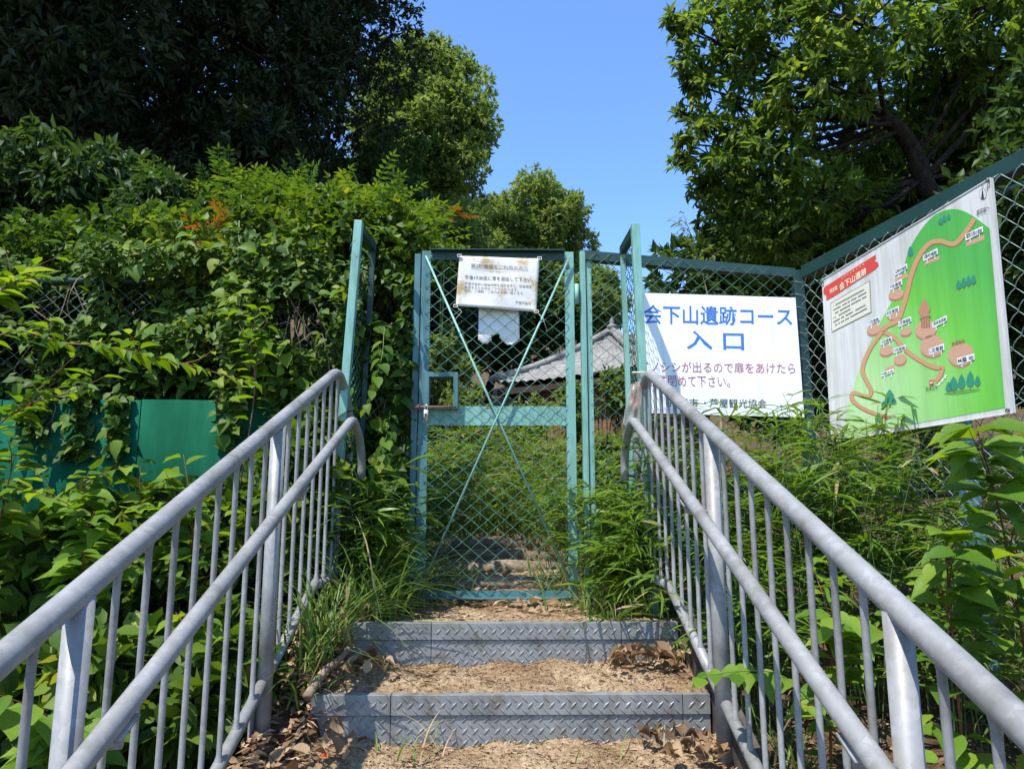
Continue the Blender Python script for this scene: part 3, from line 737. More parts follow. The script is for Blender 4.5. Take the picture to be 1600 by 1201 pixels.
S.write('芦屋市', [(1045, 622), (1091, 622.6), (1091, 636.6), (1046, 636)], M['black_ink'], sign, 0.0012, 0.002)
S.write('・', [(1100, 628), (1103, 628), (1103, 631), (1100, 631)], M['black_ink'], sign, 0.0012, 0.002)
S.write('芦屋観光協会', [(1109, 622.8), (1198, 624), (1198, 638), (1109, 636.8)], M['black_ink'], sign, 0.0012, 0.002)

# map board on the right-hand fence
bpx = [(1285, 437), (1548, 278), (1583, 645), (1300, 690)]
def on_fence(px, py, off):
    r = ray(px, py); o = np.array([0, 0, EYE]); n = np.array(rn); p0 = np.array(RA) + n*off
    t = ((p0-o)@n)/(r@n); return Vector(o+r*t)
bp = [on_fence(x, y, 0.035) for x, y in bpx]
# slight lean out at the foot, as it hangs on its ties
MBd = Board(bp, bpx, rn)
mb = thing('map_board', 'weathered board with green hill map and tan paths on the right fence', 'sign', bp[3])
slab(MBd, -0.012, 0.0).build('panel', M['offwhite'], mb, bevel=0.001)
m = MB()
for (u0, v0), (u1, v1) in (((0,0),(1,0)), ((1,0),(1,1)), ((1,1),(0,1)), ((0,1),(0,0))):
    m.bar(MBd.at(u0, v0, 0.001), MBd.at(u1, v1, 0.0005), 0.0035, 0.0045, up=tuple(rn))
m.build('frame', M['offwhite'], mb)
def curve_px(pts, sub=8): return [(p.x, p.y) for p in smooth_path([(x, y, 0) for x, y in pts], sub)]
hill = curve_px([(1318, 689), (1322, 640), (1334, 596), (1350, 550), (1370, 508), (1390, 470), (1404, 432), (1414, 398), (1430, 368), (1450, 344), (1470, 332), (1492, 329), (1515, 337), (1545, 357)], 6)
MBd.shape('hill_print', hill+[(1546, 358), (1570, 637), (1370, 672)], M['hill_print'], mb, 0.0008)
def ribbon(pts, w, mat, d, name, dy=0):
    c = curve_px(pts, 8); L, Rr = [], []
    for i in range(len(c)):
        a = np.array(c[max(i-1, 0)]); b = np.array(c[min(i+1, len(c)-1)]); t = (b-a)/np.linalg.norm(b-a); nn = np.array((-t[1], t[0]))
        L.append(MBd.pix(*(np.array(c[i])+nn*w/2+(0, dy)), d)); Rr.append(MBd.pix(*(np.array(c[i])-nn*w/2+(0, dy)), d))
    k = len(c); MB().add(L+Rr, [(i, i+1, k+i+1, k+i) for i in range(k-1)]).build(name, mat, mb)
for pts, w in (([(1521, 343), (1508, 362), (1488, 383), (1465, 379), (1447, 384), (1431, 404), (1420, 430), (1412, 462), (1406, 482), (1398, 502), (1380, 512), (1375, 520)], 7),
               ([(1374, 520), (1355, 548), (1345, 578), (1352, 598), (1358, 612), (1352, 620), (1332, 614), (1330, 624), (1342, 636), (1362, 646), (1377, 651)], 5.5),
               ([(1376, 519), (1394, 530), (1408, 546), (1426, 560), (1452, 574), (1472, 576)], 6.5),
               ([(1468, 577), (1464, 588), (1457, 597)], 7)):
    ribbon(pts, w+1.2, M['map_path_edge'], 0.0012, 'path_edge_print', 0.8); ribbon(pts, w, M['map_path'], 0.0016, 'path_print')
def ell(cx, cy, rx, ry, rot=-0.25, n=20):
    return [(cx+rx*math.cos(a)*math.cos(rot)-ry*math.sin(a)*math.sin(rot), cy+rx*math.cos(a)*math.sin(rot)+ry*math.sin(a)*math.cos(rot)) for a in np.linspace(0, 2*PI, n, endpoint=False)]
for cx, cy, rx, ry in ((1396, 462, 12, 8), (1392, 494, 10, 7), (1362, 516, 11, 8), (1381, 549, 11, 8), (1402, 563, 10, 8), (1442, 517, 17, 14), (1452, 542, 19, 17), (1498, 555, 21, 18), (1411, 520, 9, 6)):
    MBd.shape('mound_side_print', ell(cx, cy+3, rx, ry), M['map_mound_side'], mb, 0.0012); MBd.shape('mound_print', ell(cx, cy, rx, ry), M['map_mound'], mb, 0.0020)
for cx, cy, w, h in ((1522, 378, 15, 3.5), (1452, 410, 12, 3), (1404, 437, 10, 3), (1386, 578, 7, 4)):
    MBd.shape('strip_print', [(cx-w, cy+h+w*0.35), (cx+w, cy+h-w*0.45), (cx+w, cy-h-w*0.45), (cx-w, cy-h+w*0.35)], M['map_mound'], mb, 0.0012)
# raised storehouse drawing
MBd.shape('storehouse_print', [(1430, 488), (1437, 473), (1441, 468), (1449, 486), (1447, 492), (1449, 512), (1436, 515), (1434, 495)], M['map_mound_side'], mb, 0.0024)
for k in range(4): MBd.shape('storehouse_post_print', [(1435+k*4, 500), (1436.2+k*4, 500), (1436.8+k*4, 514), (1435.6+k*4, 514)], M['map_path_edge'], mb, 0.0028)
MBd.shape('storehouse_floor_print', [(1433, 499), (1450, 495), (1450, 497), (1433, 501)], M['map_path_edge'], mb, 0.0028)
def plate(body, quad, size=0.72):
    MBd.shape('label_print', quad, M['map_plate'], mb, 0.0028)
    q = np.array(quad, float); c = q.mean(0); MBd.write(body, [tuple(c+(p-c)*(0.9, size)) for p in q], M['black_ink'], mb, 0.0034, 0.01)
    (xl, yl), (xr, yr) = quad[3], quad[2]
    for t in (0.25, 0.78):
        x, y = xl+(xr-xl)*t, yl+(yr-yl)*t; MBd.shape('label_leg_print', [(x-0.6, y), (x+0.6, y), (x+0.6, y+6), (x-0.6, y+6)], M['map_plate'], mb, 0.0024)
plate('遺跡北限の堀跡', [(1506, 368), (1535, 354), (1536, 363), (1507, 378)])
plate('S祭祀場跡', [(1438, 402), (1461, 390), (1462, 399), (1439, 411)])
plate('Q祭祀場跡', [(1393, 427), (1413, 414), (1414, 422), (1395, 433)])
plate('F住居跡', [(1386, 449), (1405, 438), (1406, 447), (1387, 456)])
plate('E住居跡', [(1381, 489), (1400, 480), (1401, 488), (1382, 497)])
plate('C住居跡', [(1353, 504), (1370, 495), (1371, 502), (1354, 511)])
plate('U廃棄場跡', [(1399, 505), (1419, 496), (1420, 504), (1400, 513)])
plate('J高床倉庫跡', [(1452, 506), (1476, 494), (1476, 503), (1453, 515)])
plate('X住居跡', [(1372, 534), (1390, 527), (1390, 534), (1373, 541)])
plate('N住居跡', [(1391, 547), (1411, 540), (1411, 547), (1392, 554)])
plate('N焼土坑', [(1373, 584), (1392, 577), (1393, 583), (1374, 590)])
plate('L住居跡', [(1447, 547), (1471, 538), (1472, 548), (1448, 556)])
plate('M墓 地', [(1492, 561), (1520, 553), (1521, 563), (1493, 571)])
MBd.write('敷質模型', [(1484, 536), (1505, 530), (1505, 536), (1484, 542)], M['map_trunk'], mb, 0.0034, 0.01)
MBd.write('行き止り', [(1442, 606), (1460, 602), (1461, 609), (1443, 613)], M['black_ink'], mb, 0.0034, 0.01)
MBd.write('風吹岩へ', [(1525, 330), (1547, 320), (1547, 328), (1525, 338)], M['black_ink'], mb, 0.0034, 0.006)
MBd.write('現在地', [(1384, 650), (1395, 647), (1395, 652), (1384, 655)], M['red_ink'], mb, 0.0034, 0.01)
MBd.shape('stop_mark_print', ell(1451, 599, 4, 4.6), M['banner_red'], mb, 0.0028); MBd.shape('stop_bar_print', [(1448.5, 598.6), (1453.5, 597.4), (1453.5, 599.4), (1448.5, 600.6)], M['map_plate'], mb, 0.0034)
MBd.shape('here_mark_print', ell(1380.5, 651.5, 3, 4.5), M['banner_red'], mb, 0.0028)
MBd.shape('compass_ring_print', ell(1535, 304, 6.2, 9, 0.0), M['black_ink'], mb, 0.0008); MBd.shape('compass_face_print', ell(1535, 304, 5.7, 8.4, 0.0), M['offwhite'], mb, 0.0012)
MBd.shape('compass_needle_print', [(1534.6, 294), (1537.5, 311), (1532.5, 312)], M['black_ink'], mb, 0.0018); MBd.write('N', [(1533, 289), (1536, 288.5), (1536, 292), (1533, 292.5)], M['black_ink'], mb, 0.0018)
def map_tree(x, y, w, h):
    MBd.shape('tree_print', [(x, y-h), (x+w*0.35, y-h*0.72), (x+w*0.5, y-h*0.35), (x+w*0.3, y-h*0.1), (x-w*0.3, y-h*0.08), (x-w*0.5, y-h*0.32), (x-w*0.32, y-h*0.72)], M['map_tree'], mb, 0.0020)
    MBd.shape('tree_trunk_print', [(x-w*0.09, y-h*0.12), (x+w*0.09, y-h*0.12), (x+w*0.09, y+h*0.08), (x-w*0.09, y+h*0.08)], M['map_trunk'], mb, 0.0016)
for a in ((1466, 354, 8, 11), (1472, 350, 7, 12), (1479, 347, 6, 12), (1418, 404, 9, 17), (1495, 454, 10, 15), (1503, 452, 8, 18), (1511, 449, 9, 18), (1519, 446, 9, 16),
          (1478, 614, 10, 17), (1486, 613, 15, 24), (1499, 610, 13, 25), (1513, 607, 14, 27), (1525, 605, 10, 18), (1386, 635, 16, 26), (1377, 637, 8, 10), (1393, 633, 7, 10), (1370, 661, 7, 16)):
    map_tree(*a)
MBd.shape('tree_shadow_print', ell(1500, 613, 29, 3.5, -0.12), M['map_shadow'], mb, 0.0012)
for k in range(7): MBd.shape('rubble_print', ell(1459+2.4*k+(k % 2)*1.5, 604-2.6*k, 1.7, 1.5), M['map_plate'], mb, 0.0024)
MBd.shape('banner_print', [(1287, 452), (1289, 448), (1360, 403), (1364, 400), (1365, 406), (1362, 410), (1368, 413), (1369, 417), (1364, 423), (1300, 465), (1291, 470), (1291, 462), (1287, 459)], M['banner_red'], mb, 0.0012)
MBd.write('会下山遺跡', [(1310, 444), (1350, 419), (1351, 430), (1311, 456)], M['cream_ink'], mb, 0.0018, 0.015)
MBd.write('国史跡', [(1296, 453), (1307, 446), (1308, 453), (1297, 459)], M['cream_ink'], mb, 0.0018, 0.015)
MBd.write('え げ の や ま  い せ き', [(1313, 435), (1347, 413), (1347, 416), (1313, 438)], M['cream_ink'], mb, 0.0018)
MBd.shape('caption_frame_print', [(1297, 474), (1356, 440), (1358, 490), (1299, 520)], M['olive_line'], mb, 0.0012)
MBd.shape('caption_panel_print', [(1298, 475), (1355, 442), (1357, 489), (1300, 518)], M['cream'], mb, 0.0018)
for k, w in enumerate((0.92, 1.0, 1.0, 0.5, 1.0, 1.0)):            # illegibly small caption lines: rows of short ink dashes
    m = MB(); u = 0
    while u < w-0.03:
        du = random.uniform(0.02, 0.05); ya = 476+k*6.3; y = ya-u*27+1.5; x = 1302+u*50
        y2 = ya-(u+du)*27+1.5; x2 = 1302+(u+du)*50
        if random.random() < 0.9: m.add([MBd.pix(x, y, 0.0024), MBd.pix(x2-0.3, y2, 0.0024), MBd.pix(x2-0.3, y2+2.4, 0.0024), MBd.pix(x, y+2.4, 0.0024)], [(0, 1, 2, 3)])
        u += du
    m.build('caption_line', M['grey_ink'], mb)
for (u, v) in ((0.993, 0.008), (0.985, 0.985), (0.008, 0.015)):
    m = MB(); c = MBd.at(u, v, 0.004); m.tube([c+Vector((0.005*math.cos(a), 0.005*math.sin(a), 0.006*math.sin(2*a)))+rn*0.003 for a in np.linspace(0, 6.3, 12)], 0.002, 5); m.tube([c, c+rd*0.02+rn*-0.05+Vector((0, 0, 0.03))], 0.002, 5)
    m.build('wire_tie', M['wire_grey'], mb, True)

# laminated notice on the gate
npx = [(718, 400), (843, 404), (838, 487), (712, 478)]
NY = GY-0.034
npt = [P(x, y, NY) for x, y in npx]
N = Board(npt, npx, Vector((0, -1, 0)))
nt_ = thing('paper_notice', 'stained laminated notice with black Japanese text tied to the gate', 'notice', npt[3])
nu, nv = 26, 18
u, v = np.meshgrid(np.linspace(0, 1, nu), np.linspace(0, 1, nv))
def bulge(u, v): return 0.004*np.sin(3*u+1)*np.sin(2.4*v) + 0.0025*np.sin(7*u+5*v) + 0.002*np.abs(np.sin(4*u-9*v))*np.clip(v*2-0.6, 0, 1)
pts = np.array([[N.at(a, b, float(bulge(a, b))) for a in u[0]] for b in v[:, 0]])
i0 = (np.arange(nv-1)[:, None]*nu + np.arange(nu-1)[None]).ravel()
o = link('sheet', mesh_np('sheet', pts.reshape(-1, 3), np.stack([i0, i0+nu, i0+nu+1, i0+1], 1)), M['paper'], nt_)
s = o.modifiers.new('thick', 'SOLIDIFY'); s.thickness = 0.001; s.offset = -1
def nwrite(body, quad, mat, bold=0.0):
    o = N.write(body, quad, mat, nt_, 0.0)
    me = o.data
    for vtx in me.vertices:
        co = np.array(vtx.co); dx = (npt[1]-npt[0]); du = (Vector(co)-npt[0]); uu = du.dot(dx)/dx.dot(dx); dv = npt[3]-npt[0]; vv = (du-dx*uu).dot(dv)/dv.dot(dv)
        vtx.co.y -= float(bulge(uu, vv))+0.0016
nwrite('第2駐車場をご利用の方へ', [(735, 412), (824, 416), (824, 422), (735, 418)], M['grey_ink'])
nwrite('_', [(735, 419), (824, 422.2), (824, 423), (735, 419.8)], M['grey_ink'])
nwrite('午後17:30迄に車を退出して下さい。', [(726, 430), (832, 434), (832, 441), (726, 437)], M['black_ink'])
nwrite('芦屋市聖苑の開館時間を過ぎますと、駐車場を', [(726, 441), (830, 446), (830, 450.5), (726, 445.5)], M['grey_ink'])
nwrite('施錠するため退出できなくなります。', [(725, 446.5), (808, 451), (808, 455.5), (725, 451)], M['grey_ink'])
nwrite('何卒、ご理解・ご協力をお願い致します。', [(725, 452), (818, 456.5), (818, 461), (725, 456.5)], M['grey_ink'])
nwrite('芦屋市聖苑', [(804, 470), (829, 471.5), (829, 476), (804, 474.5)], M['grey_ink'])
for px, py in npx:
    c = P(px, py, NY-0.004); m = MB()
    m.tube([c+Vector((0.010*math.cos(a), -0.004, 0.008*math.sin(a)+0.003*math.sin(3*a))) for a in np.linspace(0, 6.3, 10)], 0.0022, 5)
    if px in (838, 712): m.tube([c, c+Vector((0.03, -0.004, -0.03)), c+Vector((0.05 if px > 800 else -0.02, -0.003, -0.09))], 0.0014, 4)
    m.build('string_tie', M['string'], nt_, True)
def torn(u, v): return v < 0.70+0.28*np.abs(np.sin(5.2*u+0.9))*np.where((u > 0.30) & (u < 0.52), 0.25, 1)
tag(crumple('torn_paper', (P(748, 480, GY+0.012), P(811, 484, GY+0.012), P(812, 539, GY+0.016), P(747, 536, GY+0.016)), 26, 26, 0.010, M['torn_paper'], seed=9, fn=torn), 'torn white paper remnant hanging behind the gate mesh below the notice', 'paper')

# ------------------------------------------------------------------ fences and wall on the left
LY = 3.47
lw = thing('retaining_wall', 'low stained concrete wall under the green sheet fence on the left', 'wall', (-2.5, 3.3, 0.6))
MB().box((-7.5, 3.28, -0.2), (-0.74, 3.62, 1.04)).build('wall_body', M['concrete'], lw, bevel=0.01)
MB().box((-7.5, 3.24, 1.04), (-0.74, 3.64, 1.085)).build('coping', M['concrete'], lw, bevel=0.006)
lf = thing('wire_fence', 'old chain-link fence on the left, nearly buried under vines', 'fence', (-2.5, LY, 1.08))
for x in (-0.80, -2.55, -4.3, -6.0):
    MB().tube([(x, LY+0.03, 1.0), (x, LY+0.03, 2.62)], 0.024, 10).build('post', M['dkgreen'], lf, True)
MB().tube([(-7.0, LY+0.03, 2.6), (-0.72, LY+0.03, 2.6)], 0.02, 8).build('top_rail', M['dkgreen'], lf, True)
chain('wire_netting', (-4.2, LY-0.002, 1.1), (1, 0, 0), 3.5, 1.48, M['wire_grey'], lf, r=0.0016)
sf = thing('sheet_fence', 'shiny green sheet-metal fence seen between leaves behind the left handrail', 'fence', (-2.5, 3.4, 1.08))
shz = P(300, 627, 3.26).z
for k in range(6):
    a = -0.98-k*0.62; b = a-0.615
    m = MB(); V = []; F = []
    n = 24
    for i in range(n+1):
        x = a+(b-a)*i/n; y = 3.26-0.006*(i % 6 in (0,)) + 0.004*math.sin(2.2*x)
        V += [(x, y, 1.09), (x, y+0.004*math.sin(5*x), shz+0.008*math.sin(3*x+k))]
    for i in range(n): F.append((2*i, 2*i+1, 2*i+3, 2*i+2))
    m.add(V, F); o = m.build('sheet_panel', M['sheet'], sf, True)
    q = o.modifiers.new('thick', 'SOLIDIFY'); q.thickness = 0.002

# ------------------------------------------------------------------ single leaves shared between plants
def leaf_mesh(name, stations, fold, droop, wave, mat, seed):
    rr = np.random.default_rng(seed); V = []; F = []
    for t, w in stations:
        z = -droop*t*t
        V.append((t, w, z+fold*w*2+rr.normal()*wave)); V.append((t, 0, z)); V.append((t, -w, z+fold*w*2+rr.normal()*wave))
    for i in range(len(stations)-1):
        for k in range(2):
            F.append((3*i+k, 3*i+k+1, 3*i+3+k+1, 3*i+3+k))
    me = bpy.data.meshes.new(name); me.from_pydata([tuple(v) for v in V], [], F); me.update()
    me.polygons.foreach_set('use_smooth', [True]*len(me.polygons)); me.materials.append(mat); return me
HEART = [(-0.10, 0.16), (0.0, 0.34), (0.14, 0.43), (0.34, 0.44), (0.55, 0.35), (0.74, 0.20), (0.90, 0.07), (1.0, 0.004)]
OVAL = [(0.0, 0.02), (0.10, 0.20), (0.28, 0.34), (0.48, 0.37), (0.66, 0.29), (0.84, 0.13), (0.94, 0.045), (1.0, 0.004)]
LEAF = {'broad': [leaf_mesh('leaf', OVAL if k != 1 else HEART, 0.10+0.05*k, 0.12+0.09*k, 0.015, M['leaf_one'], k) for k in range(4)],
        'vine': [leaf_mesh('leaf', HEART, 0.06+0.05*k, 0.10+0.08*k, 0.015, M['leaf_one_vine'], 10+k) for k in range(4)],
        'dry': [leaf_mesh('fallen_leaf', OVAL, 0.22+0.16*k, -0.35+0.30*k, 0.028, M['leaf_dry_one'], 20+k) for k in range(4)]}
def put_leaf(kind, parent, pos, axis, nrm, L, W=None, name='leaf'):
    a = Vector(axis).normalized(); n = Vector(nrm); n = (n-a*n.dot(a)); n = n.normalized() if n.length > 1e-6 else a.orthogonal().normalized()
    s = n.cross(a); me = random.choice(LEAF[kind])
    o = bpy.data.objects.new(name, me); C.objects.link(o)
    W = W or L
    mt = Matrix(((a.x*L, s.x*W, n.x*L, pos[0]), (a.y*L, s.y*W, n.y*L, pos[1]), (a.z*L, s.z*W, n.z*L, pos[2]), (0, 0, 0, 1)))
    if parent is not None:
        o.parent = parent; mt = Matrix.Translation(parent.location).inverted() @ mt
    o.matrix_basis = mt
    return o

# ------------------------------------------------------------------ plant builders
def foliage(parent, B, mat, tpl='diamond', name='foliage'):
    o = link(name, B.mesh(name, tpl), mat, parent); o['kind'] = 'stuff'; return o
def sprays(B, tips, dirs, m, L, W, spread=0.85, tone=0.0, tl=0.5, droop=0.15, upb=0.8):
    """m leaves fanned about every twig tip"""
    k = len(tips); t = np.repeat(tips, m, 0); d = np.repeat(dirs, m, 0)
    a = unit(d*0.55 + R.normal(size=(k*m, 3))*spread*0.7 - UP*droop)
    p = t - d*(R.random((k*m, 1))*L*tl*2)
    n = unit(UP*upb + R.normal(size=(k*m, 3))*0.5 + d*0.2)
    Lr = L*(0.7+0.6*R.random(k*m))
    tn = np.repeat(R.normal(size=k)*0.14, m)
    B.add(p, a, n, Lr, Lr*W/L*(0.85+0.3*R.random(k*m)), np.clip(0.45+tone+tn+R.normal(size=k*m)*0.16, 0, 1))
def auto_blobs(c, rad, nb, lo=0.28, hi=0.42, seed=0):
    rr = np.random.default_rng(seed); out = []; mr = float(np.mean(rad))
    for i in range(nb):
        g = (i+0.5)/nb; ph = i*2.39996+rr.uniform(0, 0.8); zz = 1-2*g
        d = np.array([math.sqrt(1-zz*zz)*math.cos(ph), math.sqrt(1-zz*zz)*math.sin(ph), zz])
        out.append((np.asarray(c)+d*np.asarray(rad)*rr.uniform(0.55, 0.85), mr*rr.uniform(lo, hi)))
    for i in range(max(2, nb//5)): out.append((np.asarray(c)+rr.normal(size=3)*np.asarray(rad)*0.25, mr*0.42))
    return out
def tree(name, label, base, c, rad, nb, nspray, m, L, W, mat, trunk_r=0.12, tpl='diamond', group=None, tone=0.0, seed=0, trunk_pts=None, droop=0.15, blobs=None, squash=0.85, lo=0.28, hi=0.42):
    rr = np.random.default_rng(seed); bx, by = base; bz = gz(bx, by)
    t = thing(name, label, 'tree', (bx, by, bz), group)
    blobs = blobs or auto_blobs(c, rad, nb, lo, hi, seed)
    tp = trunk_pts or [(bx, by, bz-0.2), (bx*0.8+c[0]*0.2, by*0.8+c[1]*0.2, bz+(c[2]-bz)*0.4), (bx*0.35+c[0]*0.65, by*0.35+c[1]*0.65, bz+(c[2]-bz)*0.75), tuple(np.asarray(c)+(0, 0, rad[2]*0.45))]
    path = smooth_path(tp, 5); k = len(path)
    MB().tube(path, [trunk_r*(1-0.75*i/(k-1)) for i in range(k)], 10).build('trunk', M['bark'], t, True)
    lim = MB()
    for bc, br in blobs:
        i = min(range(k//3, k), key=lambda q: (path[q]-Vector(bc)).length + 0.4*abs(q-k//2)*0.1)
        s = path[max(k//3, i-2)]; e = Vector(bc); mid = (s+e)/2+Vector(rr.normal(size=3)*0.12*br)-Vector((0, 0, 0.08*(e-s).length))
        lim.tube(smooth_path([s, mid, e], 4), [trunk_r*0.22*(1-0.8*q/8) for q in range(9)], 6)
        for _ in range(5):
            d = Vector(unit(rr.normal(size=3))); lim.tube([e-d*0.1, e+d*br*0.9], [trunk_r*0.09, 0.004], 4)
    lim.build('limbs', M['bark'], t, True)
    tot = sum(b[1]**2 for b in blobs); B = Leaves()
    for bc, br in blobs:
        kk = max(8, int(nspray*br*br/tot)); d = rdir(kk)
        r_ = np.where(rr.random(kk) < 0.25, rr.random(kk)**0.5, 0.72+0.36*rr.random(kk))
        tips = np.asarray(bc)+d*np.array([br, br, br*squash])*r_[:, None]
        sprays(B, tips, unit(d+R.normal(size=d.shape)*0.35), m, L, W, tone=tone+rr.normal()*0.06, droop=droop)
    foliage(t, B, mat, tpl, 'crown')
    return t
def bush(name, label, c, rad, nb, nspray, m, L, W, mat, tpl='diamond', group=None, tone=0.0, seed=0, cat='shrub', droop=0.2):
    bz = gz(c[0], c[1]); t = thing(name, label, cat, (c[0], c[1], bz), group); rr = np.random.default_rng(seed)
    blobs = auto_blobs(c, rad, nb, 0.30, 0.48, seed)
    st_ = MB()
    for bc, br in blobs:
        s = Vector((c[0]+rr.normal()*0.08, c[1]+rr.normal()*0.08, bz-0.05)); e = Vector(bc)
        st_.tube(smooth_path([s, (s*0.45+e*0.55)+Vector(rr.normal(size=3)*0.06), e], 4), [0.012*(1-0.09*q) for q in range(9)], 5)
    st_.build('stems', M['bark'], t, True)
    tot = sum(b[1]**2 for b in blobs); B = Leaves()
    for bc, br in blobs:
        kk = max(6, int(nspray*br*br/tot)); d = rdir(kk); r_ = 0.6+0.5*rr.random(kk)
        sprays(B, np.asarray(bc)+d*br*r_[:, None], unit(d+UP*0.2), m, L, W, tone=tone+rr.normal()*0.05, droop=droop)
    foliage(t, B, mat, tpl)
    return t
def stemmed(name, label, pts, nleaf, L, kind='broad', group=None, cat='plant', t0=0.15, r=0.005, mat=None, side=None, droop=0.25, twigs=0, wr=0.8, cascade=None):
    """an arching stem with alternate broad leaves, every leaf its own piece"""
    t = thing(name, label, cat, pts[0], group)
    path = smooth_path(pts, 6); k = len(path)
    paths = [path]
    for q in range(twigs):
        i = int(k*(0.25+0.6*(q+0.5)/twigs)); d = (path[min(i+1, k-1)]-path[i-1]).normalized()
        sdv = Vector((random.uniform(-1, 1), random.uniform(-0.9, 0.3), random.uniform(0.0, 0.8))).normalized()
        ln = random.uniform(0.12, 0.28); paths.append(smooth_path([path[i], path[i]+(d*0.5+sdv*0.5)*ln*0.6, path[i]+(d*0.4+sdv*0.8)*ln], 4))
    m = MB()
    for j, pp in enumerate(paths):
        kk = len(pp); m.tube(pp, [(r if j == 0 else r*0.5)*(1-0.7*i/(kk-1)) for i in range(kk)], 6)
    m.build('stem', mat or M['stem_red'], t, True)
    lens = [sum((pp[i+1]-pp[i]).length for i in range(len(pp)-1)) for pp in paths]; tot = sum(lens)
    for j, pp in enumerate(paths):
        nl = max(3, round(nleaf*lens[j]/tot)); kk = len(pp)
        for i in range(nl):
            f = (t0 if j == 0 else 0.1) + (1-(t0 if j == 0 else 0.1))*(i+0.5)/nl
            g = f*(kk-1); i0 = min(int(g), kk-2); p = pp[i0].lerp(pp[i0+1], g-i0); d = (pp[i0+1]-pp[i0]).normalized()
            sd = d.cross(Vector((0, 0, 1))); sd = sd.normalized() if sd.length > 0.2 else Vector((1, 0, 0))
            s = 1 if i % 2 else -1
            ax = d*0.45 + sd*s*random.uniform(0.5, 1.0) + Vector((random.uniform(-.3, .3), random.uniform(-0.5, 0.15), -droop+random.uniform(-.25, .2)))
            nr = Vector((random.uniform(-.4, .3), random.uniform(-.6, 0.1), 1.0))
            ll = L*random.uniform(0.65, 1.2)*(1.0 if f < 0.8 else 0.7)
            put_leaf(kind, t, p+ax.normalized()*0.012, ax, nr, ll, ll*wr*random.uniform(0.85, 1.15)*1.1)
    return t
def strip_blades(bases, dirs, L, W, bend, seg=5):
    """arching grass blades; returns V, F"""
    k = len(bases); d = unit(dirs); hz = unit(np.stack([d[:, 0], d[:, 1], np.zeros(k)], -1)+1e-6); sd = np.stack([-hz[:, 1], hz[:, 0], np.zeros(k)], -1)
    t = np.linspace(0, 1, seg+1); V = []
    for q in t:
        c = bases + d*(L*q)[:, None] + hz*(bend*L*q*q*0.7)[:, None] - UP*(bend*L*q**2.2*0.75)[:, None]
        w = (W*(1-q**1.6)*0.5*(0.6+0.8*min(q*3, 0.5)))[:, None]
        V += [c-sd*w, c+sd*w]
    V = np.stack(V, 1); F = np.array([(2*i, 2*i+1, 2*i+3, 2*i+2) for i in range(seg)])
    return V.reshape(-1, 3), (F[None]+(np.arange(k)*2*(seg+1))[:, None, None]).reshape(-1, 4), 2*(seg+1)
def tuft(name, label, c, spread, k, L, W, group=None, tone=0.0, lean=(0, 0), mat='grass', cat='grass', bend=(0.3, 1.1)):
    x = c[0]+R.normal(size=k)*spread[0]; y = c[1]+R.normal(size=k)*spread[1]; z = ground_z(x, y)
    if len(c) > 2: z = np.full(k, c[2], float)
    b = np.stack([x, y, z-0.01], -1); a = R.random(k)*2*PI; sp = 0.15+0.45*R.random(k)
    d = np.stack([np.cos(a)*sp+lean[0], np.sin(a)*sp+lean[1], np.ones(k)], -1)
    V, F, n = strip_blades(b, d, L*(0.45+0.75*R.random(k)), W*(0.6+0.8*R.random(k)), R.uniform(bend[0], bend[1], k))
    r = np.clip(0.42+tone+R.normal(size=k)*0.25, 0, 1)
    t = thing(name, label, cat, (c[0], c[1], float(np.min(z))), group)
    o = link('blades', mesh_np('blades', V, F, np.repeat(r, n)), M[mat], t); o['kind'] = 'stuff'; return t
def bamboo(name, label, c, spread, culms, H, L=0.145, W=0.0115, group=None, tone=0.0, lean=(0, 0), zb=None, dens=9, mat='leaf_bamboo'):
    t = thing(name, label, 'bamboo grass', (c[0], c[1], zb if zb is not None else gz(c[0], c[1])), group)
    st_ = MB(); B = Leaves()
    for i in range(culms):
        x, y = c[0]+R.normal()*spread[0], c[1]+R.normal()*spread[1]; z = (zb if zb is not None else gz(x, y))-0.02
        h = H*R.uniform(0.5, 1.1); l = np.array([R.normal()*0.16+lean[0], R.normal()*0.12+lean[1], 0])
        pts = [np.array((x, y, z)), np.array((x, y, z+h*0.5))+l*h*0.35, np.array((x, y, z+h*0.93))+l*h]
        pp = smooth_path(pts, 4); st_.tube(pp, [0.0024*(1-0.6*q/8) for q in range(9)], 4, cap=False)
        for q in range(int(dens)):
            f = R.uniform(0.25, 1.0)**0.8; g = f*8; i0 = min(int(g), 7); p = np.array(pp[i0].lerp(pp[i0+1], g-i0))
            m = R.integers(3, 6); a0 = R.random()*2*PI; bd = np.array([math.cos(a0), math.sin(a0), 0.35]); bl = R.uniform(0.0, 0.09)
            e = p+bd*bl
            if bl > 0.02: st_.tube([p, e], 0.0011, 3, cap=False)
            aa = a0+R.normal(size=m)*0.75
            ax = np.stack([np.cos(aa), np.sin(aa), R.uniform(-0.45, 0.45, m)], -1)
            nr = unit(UP+R.normal(size=(m, 3))*0.35); Lr = L*R.uniform(0.55, 1.25, m)
            B.add(np.repeat(e[None], m, 0), ax, nr, Lr, W*R.uniform(0.7, 1.3, m), np.clip(0.48+tone+R.normal(size=m)*0.2, 0, 1))
    st_.build('culms', M['stem_green'], t, True)['kind'] = 'stuff'
    foliage(t, B, M[mat], 'blade'); return t
